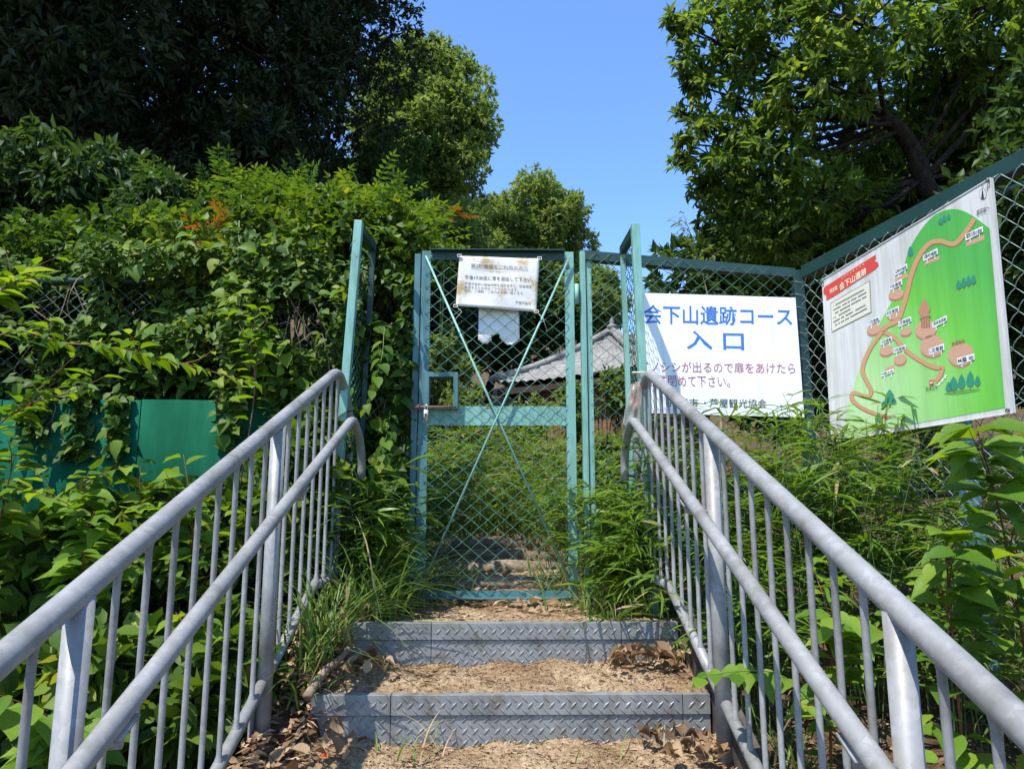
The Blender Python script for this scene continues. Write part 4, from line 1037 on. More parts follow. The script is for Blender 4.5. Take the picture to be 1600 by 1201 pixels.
def fronds(name, label, c, rad, nf, FL, leaflet, group=None, tone=0.0, mat='leaf_fern', seed=0, base_z=None, updir=0.5):
    """a shrub of pinnate fronds"""
    bz = gz(c[0], c[1]); t = thing(name, label, 'shrub', (c[0], c[1], bz), group)
    st_ = MB(); B = Leaves(); rr = np.random.default_rng(seed)
    for s in range(max(3, nf//9)):
        e = np.asarray(c)+rr.normal(size=3)*np.asarray(rad)*0.45; st_.tube(smooth_path([(c[0]+rr.normal()*0.05, c[1]+rr.normal()*0.05, bz-0.05), (c[0]*0.5+e[0]*0.5, c[1]*0.5+e[1]*0.5, bz*0.4+e[2]*0.6), tuple(e)], 4), [0.01*(1-0.08*q) for q in range(9)], 5)
    for i in range(nf):
        d = unit(rr.normal(size=3)); d[2] = abs(d[2])*0.9-0.15; p0 = np.asarray(c)+d*np.asarray(rad)*rr.uniform(0.35, 1.0)
        dr = unit(d*np.array([1, 1, 0.4])+UP*rr.uniform(0, updir)+rr.normal(size=3)*0.25); ln = FL*rr.uniform(0.65, 1.2)
        np_ = 8; tt = np.linspace(0.1, 1, np_); bendv = rr.uniform(0.2, 0.6)
        pos = p0+dr*(ln*tt)[:, None]-UP*(bendv*ln*tt**2*0.5)[:, None]
        st_.tube([tuple(p0), tuple(pos[3]), tuple(pos[-1])], [0.0025, 0.0018, 0.001], 3, cap=False)
        sd = unit(np.cross(dr, UP)+1e-6); nr = unit(np.cross(sd, dr)); nr = nr if nr[2] > 0 else -nr
        lf_ = leaflet*(0.65+0.5*np.sin(PI*np.clip(tt, 0.1, 0.9)))
        tv = 0.45+tone+rr.normal()*0.16
        for s in (-1, 1):
            ax = unit(sd*s*0.9+dr*0.55-UP*0.18+rr.normal(size=(np_, 3))*0.12)
            B.add(pos, ax, nr+rr.normal(size=(np_, 3))*0.15, lf_, lf_*0.34, np.clip(tv+rr.normal(size=np_)*0.1, 0, 1))
        B.add(pos[-1:], dr[None], nr[None], leaflet*0.9, leaflet*0.3, np.clip([tv+0.1], 0, 1))
    st_.build('stems', M['stem_green'], t, True)['kind'] = 'stuff'
    foliage(t, B, M[mat], 'diamond'); return t
def vine(name, label, xr, zr, y0, n, L, bulge, group=None, tone=0.0, seed=0, mat='leaf_vine', singles=0, SL=0.062, mask=None, depth=0.22, cat='vine'):
    """climbing leaves over a fence face: a lumpy curtain"""
    rr = np.random.default_rng(seed); cx = (xr[0]+xr[1])/2
    t = thing(name, label, cat, (cx, y0, max(gz(cx, y0), zr[0])), group)
    ph = rr.uniform(0, 6, 6)
    def surf(x, z): return y0-bulge*(0.15+0.85*sstep((np.asarray(z)-zr[0])/0.40))*(0.5+0.28*np.sin(5.3*x+ph[0]+2.1*z)+0.24*np.sin(8.7*z+ph[1]-3*x)+0.2*np.sin(13*x+ph[2])*np.sin(11*z+ph[3]))
    def samp(k):
        x = rr.uniform(xr[0], xr[1], k*3); z = rr.uniform(zr[0], zr[1], k*3)
        keep = (np.sin(9*x+ph[4]+4*z)*np.sin(7*z+ph[5]-2*x) > rr.uniform(-0.80, 0.50, len(x)))
        if mask is not None: keep &= mask(x, z)
        x, z = x[keep][:k], z[keep][:k]; return x, z
    x, z = samp(n); k = len(x); y = surf(x, z)+rr.random(k)**1.5*depth
    a = unit(np.stack([rr.normal(size=k)*0.7, -0.55+rr.normal(size=k)*0.35, -0.45+rr.normal(size=k)*0.4], -1))
    nr = unit(np.stack([rr.normal(size=k)*0.35-0.1, -0.55+rr.normal(size=k)*0.3, 0.75+rr.normal(size=k)*0.3], -1))
    Lr = L*(0.5+0.8*rr.random(k)); B = Leaves(); B.add(np.stack([x, y, z], -1), a, nr, Lr, Lr*0.72, np.clip(0.42+tone+rr.normal(size=k)*0.2+0.12*np.sin(4*x+3*z), 0, 1))
    st_ = MB()
    for i in range(12):
        x0 = rr.uniform(*xr); z0 = rr.uniform(zr[0], zr[1]*0.6+zr[0]*0.4); pts = []
        for q in range(5):
            xx = np.clip(x0+rr.normal()*0.03*q, *xr); zz = z0+(zr[1]-z0)*q/5*rr.uniform(0.6, 1.0); pts.append((xx, float(surf(xx, zz))+0.05, zz))
        st_.tube(smooth_path(pts, 3), 0.0024, 4, cap=False)
    st_.build('stems', M['log'], t, True)['kind'] = 'stuff'
    foliage(t, B, M[mat], 'ovate')
    xs, zs = samp(singles)
    for xx, zz in zip(xs, zs):
        ax = Vector((rr.normal()*0.8, -0.5+rr.normal()*0.3, -0.5+rr.normal()*0.4)); l = SL*rr.uniform(0.6, 1.3)
        put_leaf('vine', t, (xx, float(surf(xx, zz))-0.02-0.05*rr.random(), zz), ax, (rr.normal()*0.4-0.15, -0.6+rr.normal()*0.25, 0.7+rr.normal()*0.25), l, l*rr.uniform(0.85, 1.1))
    return t

# ------------------------------------------------------------------ trees
def PX(px, py, Y): return np.array(P(px, py, Y))
FG = 'dark evergreen trees on the left slope'
# closed dark wood on the left; crowns reach far above the picture
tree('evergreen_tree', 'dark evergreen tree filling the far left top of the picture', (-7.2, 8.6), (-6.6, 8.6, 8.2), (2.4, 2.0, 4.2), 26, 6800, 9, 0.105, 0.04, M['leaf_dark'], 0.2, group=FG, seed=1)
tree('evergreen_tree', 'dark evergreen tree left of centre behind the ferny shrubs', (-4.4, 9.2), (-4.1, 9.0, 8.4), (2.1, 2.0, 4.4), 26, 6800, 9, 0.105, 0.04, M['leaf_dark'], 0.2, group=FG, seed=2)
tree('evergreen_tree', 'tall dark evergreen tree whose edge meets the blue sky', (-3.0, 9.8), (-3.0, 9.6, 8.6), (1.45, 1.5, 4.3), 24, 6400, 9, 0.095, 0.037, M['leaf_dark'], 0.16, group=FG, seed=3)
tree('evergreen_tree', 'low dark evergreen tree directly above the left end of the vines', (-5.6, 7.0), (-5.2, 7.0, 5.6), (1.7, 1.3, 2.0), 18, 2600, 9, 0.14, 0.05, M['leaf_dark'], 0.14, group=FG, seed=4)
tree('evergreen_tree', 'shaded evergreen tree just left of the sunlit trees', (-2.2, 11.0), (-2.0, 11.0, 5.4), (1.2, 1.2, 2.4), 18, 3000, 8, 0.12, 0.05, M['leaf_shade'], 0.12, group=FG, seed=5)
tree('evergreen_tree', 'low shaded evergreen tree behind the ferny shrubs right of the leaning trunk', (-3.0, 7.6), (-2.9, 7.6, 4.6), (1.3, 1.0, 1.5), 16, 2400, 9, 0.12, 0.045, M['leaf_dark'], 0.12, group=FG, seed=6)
# unseen evergreens added to shade the dark wood and the left vines
tree('evergreen_tree', 'unseen evergreen tree added at the left edge to shade the dark wood', (-8.8, 4.2), (-7.4, 4.2, 11.0), (2.6, 2.6, 1.8), 26, 3600, 9, 0.24, 0.12, M['leaf_dark'], 0.3, group=FG, seed=7)
tree('evergreen_tree', 'unseen evergreen tree added above the dark wood to shade it', (-4.9, 8.0), (-5.0, 6.2, 12.6), (2.8, 2.2, 1.6), 26, 3600, 9, 0.24, 0.12, M['leaf_dark'], 0.25, group=FG, seed=8)
tree('evergreen_tree', 'unseen evergreen tree added outside the left edge to shade the left vines', (-7.6, -1.6), (-6.75, -1.0, 10.4), (1.5, 1.5, 1.3), 14, 900, 9, 0.2, 0.09, M['leaf_dark'], 0.25, group=FG, seed=9)
# sunlit broadleaf trees behind the gate
SG = 'sunlit broadleaf trees behind the gate'
tree('broadleaf_tree', 'tall sunlit green tree against the sky left of centre', (-1.6, 14.0), tuple(PX(655, 225, 14.0)), (1.55, 1.7, 2.9), 46, 9500, 8, 0.11, 0.05, M['leaf_mid'], 0.16, group=SG, seed=11, tone=0.12, lo=0.17, hi=0.33)
tree('broadleaf_tree', 'rounded sunlit green tree behind the gate below the taller one', (0.6, 17.0), tuple(PX(815, 395, 17.0)), (1.95, 1.7, 2.15), 44, 8500, 8, 0.115, 0.052, M['leaf_mid'], 0.16, group=SG, seed=12, tone=0.1, lo=0.17, hi=0.33)
tree('broadleaf_tree', 'shorter green tree behind the left half of the gate', (-1.2, 10.5), tuple(PX(700, 420, 10.5)), (1.0, 1.0, 1.1), 20, 2600, 8, 0.11, 0.045, M['leaf_mid'], 0.1, group=SG, seed=13, tone=0.0)
tree('broadleaf_tree', 'low green tree left of the tiled roof behind the gate', (-0.3, 12.0), tuple(PX(800, 500, 12.0)), (1.25, 1.0, 0.95), 18, 2400, 8, 0.11, 0.05, M['leaf_shade'], 0.1, group=SG, seed=14)
tree('broadleaf_tree', 'distant low tree right of the tiled roof', (2.3, 15.0), tuple(PX(915, 480, 15.0)), (1.1, 1.0, 1.0), 14, 1700, 8, 0.12, 0.055, M['leaf_mid'], 0.1, group=SG, seed=15)
# the oak over the map board
tk = [P(1462, 330, 6.0), P(1447, 292, 5.95), P(1415, 215, 5.85), P(1362, 165, 5.8), P(1332, 95, 5.75), P(1318, -40, 5.7)]
oc = []
rr = np.random.default_rng(5)
for px, py, Y, r in ((1130, 60, 5.6, .42), (1230, 30, 5.4, .5), (1150, 160, 5.8, .42), (1120, 250, 6.0, .36), (1190, 240, 5.6, .45), (1160, 320, 6.0, .36), (1230, 360, 5.9, .38), (1280, 300, 5.6, .42), (1290, 130, 5.2, .5), (1350, 40, 5.0, .5),
                     (1250, 180, 6.2, .5), (1380, 250, 6.3, .5), (1330, 350, 6.2, .45), (1420, 120, 6.4, .6), (1500, 60, 5.8, .55), (1480, 200, 6.5, .5), (1560, 150, 6.2, .6), (1540, 10, 5.2, .5), (1600, 60, 5.4, .6), (1430, -60, 5.5, .7), (1250, -90, 5.6, .7), (1560, 240, 6.6, .5), (1630, 200, 6.2, .6),
                     (1330, -190, 5.8, .8), (1480, -210, 5.8, .8), (1180, -30, 5.7, .5), (1650, -60, 5.6, .7), (1200, 400, 6.4, .35), (1290, 420, 6.6, .4), (1100, 110, 5.9, .3), (1100, 290, 6.2, .2), (1062, 45, 5.8, .13), (1050, 30, 5.7, .08), (1085, 20, 5.7, .16), (1075, 130, 5.9, .13), (1068, 225, 6.1, .12), (1062, 250, 6.1, .10), (1072, 180, 6.0, .14), (1100, 200, 5.7, .2)):
    oc.append((PX(px, py, Y), r*rr.uniform(0.9, 1.1)))
tree('oak_tree', 'large leafy oak with a leaning dark trunk above the map board', (3.7, 6.1), tuple(PX(1350, 100, 5.8)), (2, 1.5, 2), 0, 4900, 8, 0.092, 0.034, M['leaf_oak'], 0.12, tpl='ovate', seed=21,
     trunk_pts=[(3.75, 6.15, gz(3.7, 6.1)-0.2), (3.66, 6.1, 3.0)]+tk, blobs=oc, squash=0.8)
# darker trees behind it, filling the background on the right
tree('evergreen_tree', 'dark tree seen through the fence behind the map board', (3.6, 7.6), (3.3, 7.6, 3.9), (1.5, 1.0, 1.9), 20, 3200, 8, 0.13, 0.05, M['leaf_shade'], 0.14, seed=22)
tree('evergreen_tree', 'dark tree behind the oak at the right edge', (6.0, 7.6), (5.6, 7.6, 4.6), (1.6, 1.2, 2.3), 20, 2600, 8, 0.14, 0.055, M['leaf_dark'], 0.16, seed=23)
tree('evergreen_tree', 'dark tree close behind the right end of the fence', (4.3, 4.0), (3.9, 4.1, 3.2), (0.9, 1.3, 1.4), 18, 3200, 8, 0.095, 0.038, M['leaf_shade'], 0.12, seed=24)
# slim sapling beside the right green post
st_ = stemmed('sapling', 'slim sapling with sparse leaves against the sky above the white sign', [tuple(P(1120, 520, 4.9)), tuple(P(1098, 430, 4.9)), tuple(P(1085, 385, 4.9)), tuple(P(1066, 328, 4.9))], 90, 0.05, 'vine', cat='tree', t0=0.1, r=0.005, mat=M['stem_tan'], twigs=11, wr=0.5)
sapb = P(1120, 520, 4.9)
MB().tube([(sapb.x, sapb.y, gz(sapb.x, sapb.y)-0.05), (sapb.x, sapb.y, sapb.z)], 0.008, 6).build('trunk', M['stem_tan'], st_, True)

# ------------------------------------------------------------------ pavilion roof behind the gate
L0 = P(770, 607, 8.6); s_ = 2.1; e1 = Vector((0.79, -0.613, 0)); e2 = Vector((0.613, 0.79, 0))
cc = L0+e1*s_/2+e2*s_/2; ap = P(949, 524, cc.y).z; ez = L0.z
pv = thing('pavilion', 'small building with grey tiled pyramid roof seen through the gate mesh', 'building', (cc.x, cc.y, gz(cc.x, cc.y)))
crn = [L0, L0+e1*s_, L0+e1*s_+e2*s_, L0+e2*s_]
apx = Vector((cc.x, cc.y, ap))
for q in range(4):
    a, b = crn[q], crn[(q+1) % 4]; V = []; F = []; nu_, nv_ = 102, 11
    outw = ((a+b)/2-cc); outw.z = 0; outw.normalize()
    for j in range(nv_*2):
        jj = j//2+(j % 2)*0.98; t = jj/nv_
        zz = ez+(ap-ez)*(t*0.72+0.28*t*t)+(0.0 if j % 2 else 0.024)
        for i in range(nu_+1):
            u_ = i/nu_; p = a.lerp(b, u_); p = p.lerp(cc, t); lift = 0.06*abs(2*u_-1)**3*(1-t)
            V.append((p.x, p.y, zz+lift+0.020*abs(math.sin(PI*u_*17))))
    for j in range(nv_*2-1):
        for i in range(nu_): F.append((j*(nu_+1)+i, j*(nu_+1)+i+1, (j+1)*(nu_+1)+i+1, (j+1)*(nu_+1)+i))
    MB().add(V, F).build('roof_slope', M['tile'], pv, True)
    hip = [a.lerp(cc, t) for t in np.linspace(-0.02, 0.97, 9)]
    MB().tube([(p.x, p.y, ez+(ap-ez)*(t*0.72+0.28*t*t)+0.05+0.06*max(0, 1-t)**2) for p, t in zip(hip, np.linspace(0, 1, 9))], 0.045, 8).build('hip_ridge', M['tile'], pv, True)
    MB().bar((a+(cc-a)*0.05)-Vector((0, 0, 0.05)), (b+(cc-b)*0.05)-Vector((0, 0, 0.05)), 0.05, 0.07).build('eaves_board', M['darkwood'], pv)
fz = ap+0.02
m = MB(); prof = [(0.13, 0), (0.13, 0.05), (0.08, 0.06), (0.085, 0.10), (0.11, 0.12), (0.10, 0.17), (0.05, 0.2), (0.045, 0.22), (0.06, 0.25), (0.03, 0.30), (0.004, 0.34)]
m.tube([(cc.x, cc.y, fz+h*0.62) for r_, h in prof], [r_*0.62 for r_, h in prof], 12); m.build('finial', M['tile'], pv, True)
for q in range(4):                                          # brushwood walls under the eaves
    a = crn[q].lerp(cc, 0.22); b = crn[(q+1) % 4].lerp(cc, 0.22); w = MB(); k = 80
    for i in range(k):
        p = a.lerp(b, (i+0.5)/k); zb_ = gz(p.x, p.y)-0.1
        w.tube([(p.x+random.gauss(0, .006), p.y+random.gauss(0, .006), zb_), (p.x+random.gauss(0, .01), p.y, ez-0.02)], random.uniform(0.012, 0.02), 5, cap=False)
    w.build('brushwood_wall', M['brush'], pv, True)['kind'] = 'stuff'
    MB().bar(Vector((a.x, a.y, gz(a.x, a.y)-0.1)), Vector((a.x, a.y, ez+0.1)), 0.10, 0.10, up=(0, 1, 0)).build('corner_post', M['darkwood'], pv)

# ------------------------------------------------------------------ path beyond the gate
for k, y in enumerate((3.78, 4.25, 4.75, 5.3)):
    zt = gz(0.0, y)
    lg = MB(); w = 0.36
    lg.tube([(-w+0.02+random.uniform(-.04, .04), y, zt+0.02), (0.05, y+0.015, zt+0.032), (w+random.uniform(-.04, .04), y+0.005, zt+0.02)], [0.042, 0.046, 0.04], 10)
    o = lg.build('log_step', M['log'], None, True)
    tag(o, ['weathered log step nearest behind the gate', 'second log step up the path behind the gate', 'third log step up the path behind the gate', 'farthest log step up the path behind the gate'][k], 'log', 'log steps on the path')
nxx, nyy = 60, 120
gx_, gy_ = np.meshgrid(np.linspace(-0.42, 0.46, nxx), np.linspace(3.60, 7.4, nyy))
zz_ = ground_z(gx_, gy_)+0.012+R.normal(size=gx_.shape)*0.003+0.008*np.sin(13*gx_)*np.sin(7*gy_)
i0 = (np.arange(nyy-1)[:, None]*nxx+np.arange(nxx-1)[None]).ravel()
tag(link('path', mesh_np('path', np.stack([gx_, gy_, zz_], -1).reshape(-1, 3), np.stack([i0, i0+1, i0+nxx+1, i0+nxx], 1)), M['gravel']), kind='structure')

# ------------------------------------------------------------------ vines over the left fence
def wx(px, Y): return P(px, 700, Y).x
def win(x, z):                                               # leaves the sheet fence in view
    return ~((x < -1.02) & (z < 2.03)) | (z > 2.05)
VG = 'vines over the left fence'
vine('climbing_vine', 'vine mass on the fence at the far left, above the sheet fence', (-3.0, -1.85), (2.0, 2.72), 3.42, 5600, 0.046, 0.30, VG, seed=31, singles=60, mask=lambda x, z: win(x, z) & (((x+2.0)/0.38)**2+((z-2.46)/0.13)**2 > 1), depth=0.34)
vine('climbing_vine', 'vine mass on the fence in the middle of the left side, above the green sheet', (-1.9, -1.2), (1.98, 2.74), 3.42, 5400, 0.046, 0.32, VG, seed=32, singles=70, mask=win, tone=0.04, depth=0.36)
vine('climbing_vine', 'vine mass left of the pale green post, hanging to the handrail', (-1.25, -0.66), (1.5, 2.78), 3.42, 5600, 0.046, 0.28, VG, seed=33, singles=70, tone=0.06, depth=0.32)
vine('climbing_vine', 'leafy vine column between the left green post and the gate', (-0.68, -0.44), (1.1, 2.66), 3.54, 2600, 0.06, 0.14, VG, seed=34, singles=60, tone=-0.05, depth=0.3)
vine('climbing_vine', 'thin vine strand hanging over the green sheet fence', (wx(168, 3.25), wx(196, 3.25)), (1.45, 2.02), 3.25, 130, 0.055, 0.06, VG, seed=35, singles=6, depth=0.05)
for k, (pa_, pb_, zb_, lab_) in enumerate(((20, 75, 1.55, 'vine strand over the far left of the green sheet fence'), (100, 140, 1.72, 'short vine strand over the left half of the green sheet fence'), (330, 372, 1.80, 'short vine strand over the right half of the green sheet fence'), (400, 470, 1.5, 'vine curtain over the right end of the green sheet fence'))):
    vine('climbing_vine', lab_, (wx(pa_, 3.25), wx(pb_, 3.25)), (zb_, 2.06), 3.25, 220, 0.052, 0.07, VG, seed=150+k, singles=8, depth=0.05)
# mound of creepers on top of and behind that fence
for k, (px, py, Y, r, lab, tn) in enumerate(((60, 440, 4.1, (0.75, 0.5, 0.35), 'creeper mound behind the fence at the far left edge', -0.1), (210, 420, 4.1, (0.6, 0.45, 0.35), 'creeper mound behind the fence, second from the left edge', -0.05),
                                             (360, 405, 4.0, (0.5, 0.45, 0.32), 'creeper mound above the fence in the middle of the left side', 0.08), (480, 380, 3.95, (0.45, 0.4, 0.34), 'sunny creeper mound left of the pale green post', 0.12), (600, 400, 3.95, (0.26, 0.4, 0.36), 'creeper mound above the vine column by the gate', 0.1))):
    c = PX(px, py, Y); bush('creeper_mound', lab, tuple(c), r, 12, 1000, 6, 0.046, 0.032, M['leaf_vine'], 'ovate', 'creeper mounds', tn, 40+k, 'creeper')
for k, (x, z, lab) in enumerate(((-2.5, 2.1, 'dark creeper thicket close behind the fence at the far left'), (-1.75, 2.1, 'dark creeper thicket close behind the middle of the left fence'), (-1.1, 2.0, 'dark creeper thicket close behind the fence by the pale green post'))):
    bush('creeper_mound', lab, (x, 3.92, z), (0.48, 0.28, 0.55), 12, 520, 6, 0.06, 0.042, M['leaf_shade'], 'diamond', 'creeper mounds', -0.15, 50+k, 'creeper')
# ferny shrubs
FR = 'ferny shrubs behind the left fence'
for k, (px, py, Y, r, lab, tn) in enumerate(((330, 345, 5.0, (0.42, 0.4, 0.36), 'ferny shrub in half shade, leftmost of the ferny shrubs', -0.12), (420, 340, 4.9, (0.38, 0.4, 0.32), 'ferny shrub, second from the left', 0.0), (490, 340, 4.7, (0.34, 0.35, 0.32), 'bright ferny shrub with yellow-green tips', 0.15),
                                             (575, 350, 4.5, (0.22, 0.3, 0.26), 'ferny shrub right behind the pale green post', 0.15), (640, 380, 4.5, (0.18, 0.3, 0.22), 'small ferny shrub above the left edge of the gate', 0.1))):
    fronds('ferny_shrub', lab, tuple(PX(px, py, Y)), r, 58, 0.30, 0.062, FR, tn-0.08, seed=60+k)
fronds('ferny_shrub', 'low shrub with reddish orange new leaves on top of the vines', tuple(PX(385, 362, 3.75)), (0.30, 0.18, 0.07), 16, 0.16, 0.05, FR, 0.1, 'leaf_autumn', 70)
fronds('ferny_shrub', 'shrub with orange leaves in front of the far sunlit trees', tuple(PX(690, 345, 8.0)), (0.16, 0.2, 0.22), 14, 0.25, 0.09, FR, 0.1, 'leaf_autumn', 71)
# broad-leaved shade shrubs on the far left
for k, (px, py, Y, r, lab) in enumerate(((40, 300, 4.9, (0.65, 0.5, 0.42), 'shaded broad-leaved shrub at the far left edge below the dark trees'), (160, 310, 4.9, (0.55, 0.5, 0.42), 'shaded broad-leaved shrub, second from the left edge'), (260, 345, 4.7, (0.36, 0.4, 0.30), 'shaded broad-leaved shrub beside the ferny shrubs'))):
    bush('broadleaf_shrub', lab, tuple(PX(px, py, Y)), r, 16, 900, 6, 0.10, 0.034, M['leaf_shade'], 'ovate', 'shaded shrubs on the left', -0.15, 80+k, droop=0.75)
# undergrowth seen through the gate
for k, (px, py, Y, r, L, lab, mt, tn) in enumerate(((590, 540, 4.5, (0.22, 0.4, 0.6), 0.06, 'dark leafy shrub behind the left gate stile', 'leaf_shade', -0.1), (680, 580, 8.2, (0.5, 0.4, 0.45), 0.07, 'green shrub behind the hand hole of the gate', 'leaf_mid', 0.05),
                                                    (700, 500, 9.4, (0.7, 0.5, 0.8), 0.085, 'dark shrub behind the notice on the gate', 'leaf_dark', 0.1),
                                                    (955, 735, 5.0, (0.24, 0.3, 0.28), 0.06, 'green shrub between the gate hinge and the right green post', 'leaf_mid', 0.1), (890, 470, 11.6, (0.35, 0.3, 0.40), 0.08, 'green shrub reaching above the hinge side of the gate', 'leaf_mid', 0.05))):
    bush('undergrowth_shrub', lab, tuple(PX(px, py, Y)), r, 12, 620, 6, L*1.2, L*0.55, M[mt], 'diamond', 'undergrowth behind the gate', tn, 90+k)
for k, (px, py, Y, r, lab) in enumerate(((830, 655, 6.9, (0.26, 0.2, 0.22), 'leafy shrub before the brown wall of the small building'), (735, 640, 7.4, (0.25, 0.2, 0.30), 'leafy shrub left of the small building at the path end'), (900, 640, 6.4, (0.16, 0.2, 0.26), 'leafy shrub behind the hinge stile of the gate'), (965, 610, 6.2, (0.12, 0.15, 0.22), 'slender shrub before the small building beside the right post'))):
    bush('undergrowth_shrub', lab, tuple(PX(px, py, Y)), r, 10, 260, 6, 0.075, 0.03, M['leaf_mid'], 'diamond', 'undergrowth behind the gate', 0.0, 140+k)
# ------------------------------------------------------------------ bamboo grass
BG = 'bamboo grass around the gate'
for (c, sp_, n_, H, lab, kw) in (
    ((-0.42, 4.6), (0.13, 0.35), 40, 0.75, 'bamboo grass left of the path just behind the gate', dict(tone=0.05)),
    ((0.46, 4.5), (0.13, 0.40), 40, 0.75, 'bamboo grass right of the path just behind the gate', dict(tone=0.08)),
    ((-0.35, 6.4), (0.28, 0.4), 60, 1.0, 'bright bamboo grass left of the path farther up', dict(tone=0.2)),
    ((0.42, 6.2), (0.26, 0.4), 60, 1.0, 'bright bamboo grass right of the path farther up', dict(tone=0.2)),
    ((0.05, 7.3), (0.5, 0.4), 80, 1.2, 'bamboo grass closing the end of the path', dict(tone=0.2)),
    ((0.56, 3.10), (0.05, 0.12), 26, 0.60, 'dense bamboo grass clump at the foot of the gate hinge', dict(tone=0.06, dens=11)),
    ((0.50, 3.32), (0.04, 0.05), 10, 0.70, 'bamboo grass growing against the right gate stile', dict(tone=0.05, dens=11)),
    ((0.86, 3.1), (0.10, 0.16), 40, 0.85, 'bamboo grass behind the top of the right handrail, under the white sign', dict(tone=0.02)),
    ((1.18, 3.05), (0.12, 0.18), 44, 0.95, 'bamboo grass under the right half of the white sign', dict(tone=0.05)),
    ((1.38, 2.85), (0.10, 0.16), 36, 0.98, 'tall bamboo grass at the corner post, reaching the map board', dict(tone=0.08)),
    ((1.52, 2.6), (0.08, 0.12), 20, 0.75, 'bamboo grass under the map board', dict(tone=0.0)),
    ((0.92, 2.75), (0.08, 0.15), 30, 0.6, 'bamboo grass behind the middle of the right handrail', dict(tone=-0.05)),
    ((1.9, 3.4), (0.25, 0.4), 50, 1.0, 'bamboo grass behind the right fence near the corner', dict(tone=-0.1)),
    ((2.4, 2.3), (0.25, 0.5), 50, 1.0, 'bamboo grass behind the right fence below the map board', dict(tone=-0.1)),
    ((-0.53, 3.22), (0.05, 0.08), 22, 0.7, 'bamboo grass between the left handrail end and the gate', dict(tone=0.0))):
    bamboo('bamboo_grass', lab, c, sp_, n_, H, group=BG, **kw)
# ------------------------------------------------------------------ grass tufts
for c_, k_, lab_ in (((-0.28, 6.3), 420, 'bright grass left of the upper path behind the gate'), ((0.36, 6.5), 420, 'bright grass right of the upper path behind the gate'), ((0.05, 7.2), 520, 'bright grass where the path behind the gate ends'), ((0.62, 5.4), 260, 'bright grass right of the path behind the gate hinge')):
    tuft('grass_tuft', lab_, c_, (0.22, 0.3), k_, 0.75, 0.014, 'grass along the path behind the gate', 0.0)
TG = 'grass tufts beside the steps'
tuft('grass_tuft', 'tall grass tuft at the left end of the top step', (-0.52, 3.0, 1.06), (0.05, 0.10), 170, 0.55, 0.010, TG)
tuft('grass_tuft', 'long grass hanging over the left stringer by the top step', (-0.60, 2.62, 1.0), (0.03, 0.12), 150, 0.50, 0.009, TG, lean=(0.15, -0.1))
tuft('grass_tuft', 'short dry grass tuft at the left end of the second step', (-0.58, 2.42, 0.92), (0.03, 0.06), 60, 0.26, 0.007, TG, 0.25)
tuft('grass_tuft', 'grass tuft at the left foot of the gate', (-0.42, 3.32, 1.05), (0.05, 0.05), 80, 0.42, 0.009, TG, 0.1)
tuft('grass_tuft', 'grass tuft at the right foot of the gate', (0.42, 3.2, 1.05), (0.07, 0.05), 80, 0.34, 0.008, TG, 0.15)
tuft('grass_tuft', 'grass blades drooping over the right part of the top nosing', (0.40, 2.80, 1.09), (0.03, 0.03), 20, 0.26, 0.010, TG, -0.1, lean=(0, -0.5))
tuft('grass_tuft', 'thin grass sprout growing on the tread below the second step', (-0.25, 2.20, 0.80), (0.05, 0.02), 14, 0.22, 0.006, TG, 0.3)
tuft('grass_tuft', 'dry grass sprout at the right of the lowest visible tread', (0.36, 2.18, 0.80), (0.06, 0.03), 12, 0.20, 0.004, TG, 0.5)
tuft('grass_tuft', 'dry grass inside the gate on the left of the path', (-0.30, 3.75), (0.07, 0.12), 110, 0.45, 0.007, TG, 0.18)
tuft('grass_tuft', 'dry grass inside the gate on the right of the path', (0.30, 3.75), (0.06, 0.14), 110, 0.45, 0.007, TG, 0.2)
tuft('grass_tuft', 'grass under the right handrail beside the second step', (0.86, 2.2), (0.06, 0.3), 160, 0.4, 0.007, TG, 0.1)
tuft('grass_tuft', 'grass below the right handrail near the picture bottom', (0.84, 1.6), (0.06, 0.3), 160, 0.4, 0.007, TG, 0.15)
tuft('grass_tuft', 'grass behind the left handrail below the sheet fence', (-1.0, 2.9), (0.12, 0.18), 190, 0.5, 0.008, TG, 0.0)
tuft('grass_tuft', 'pale seeding grass stalks before the green sheet fence', (wx(250, 3.1), 3.15, 1.3), (0.12, 0.02), 16, 0.62, 0.006, TG, 0.35, bend=(0.05, 0.3))
tuft('grass_tuft', 'grass tuft at the foot of the left handrail end post', (-0.74, 3.15, 1.0), (0.06, 0.1), 120, 0.5, 0.009, TG, 0.0)

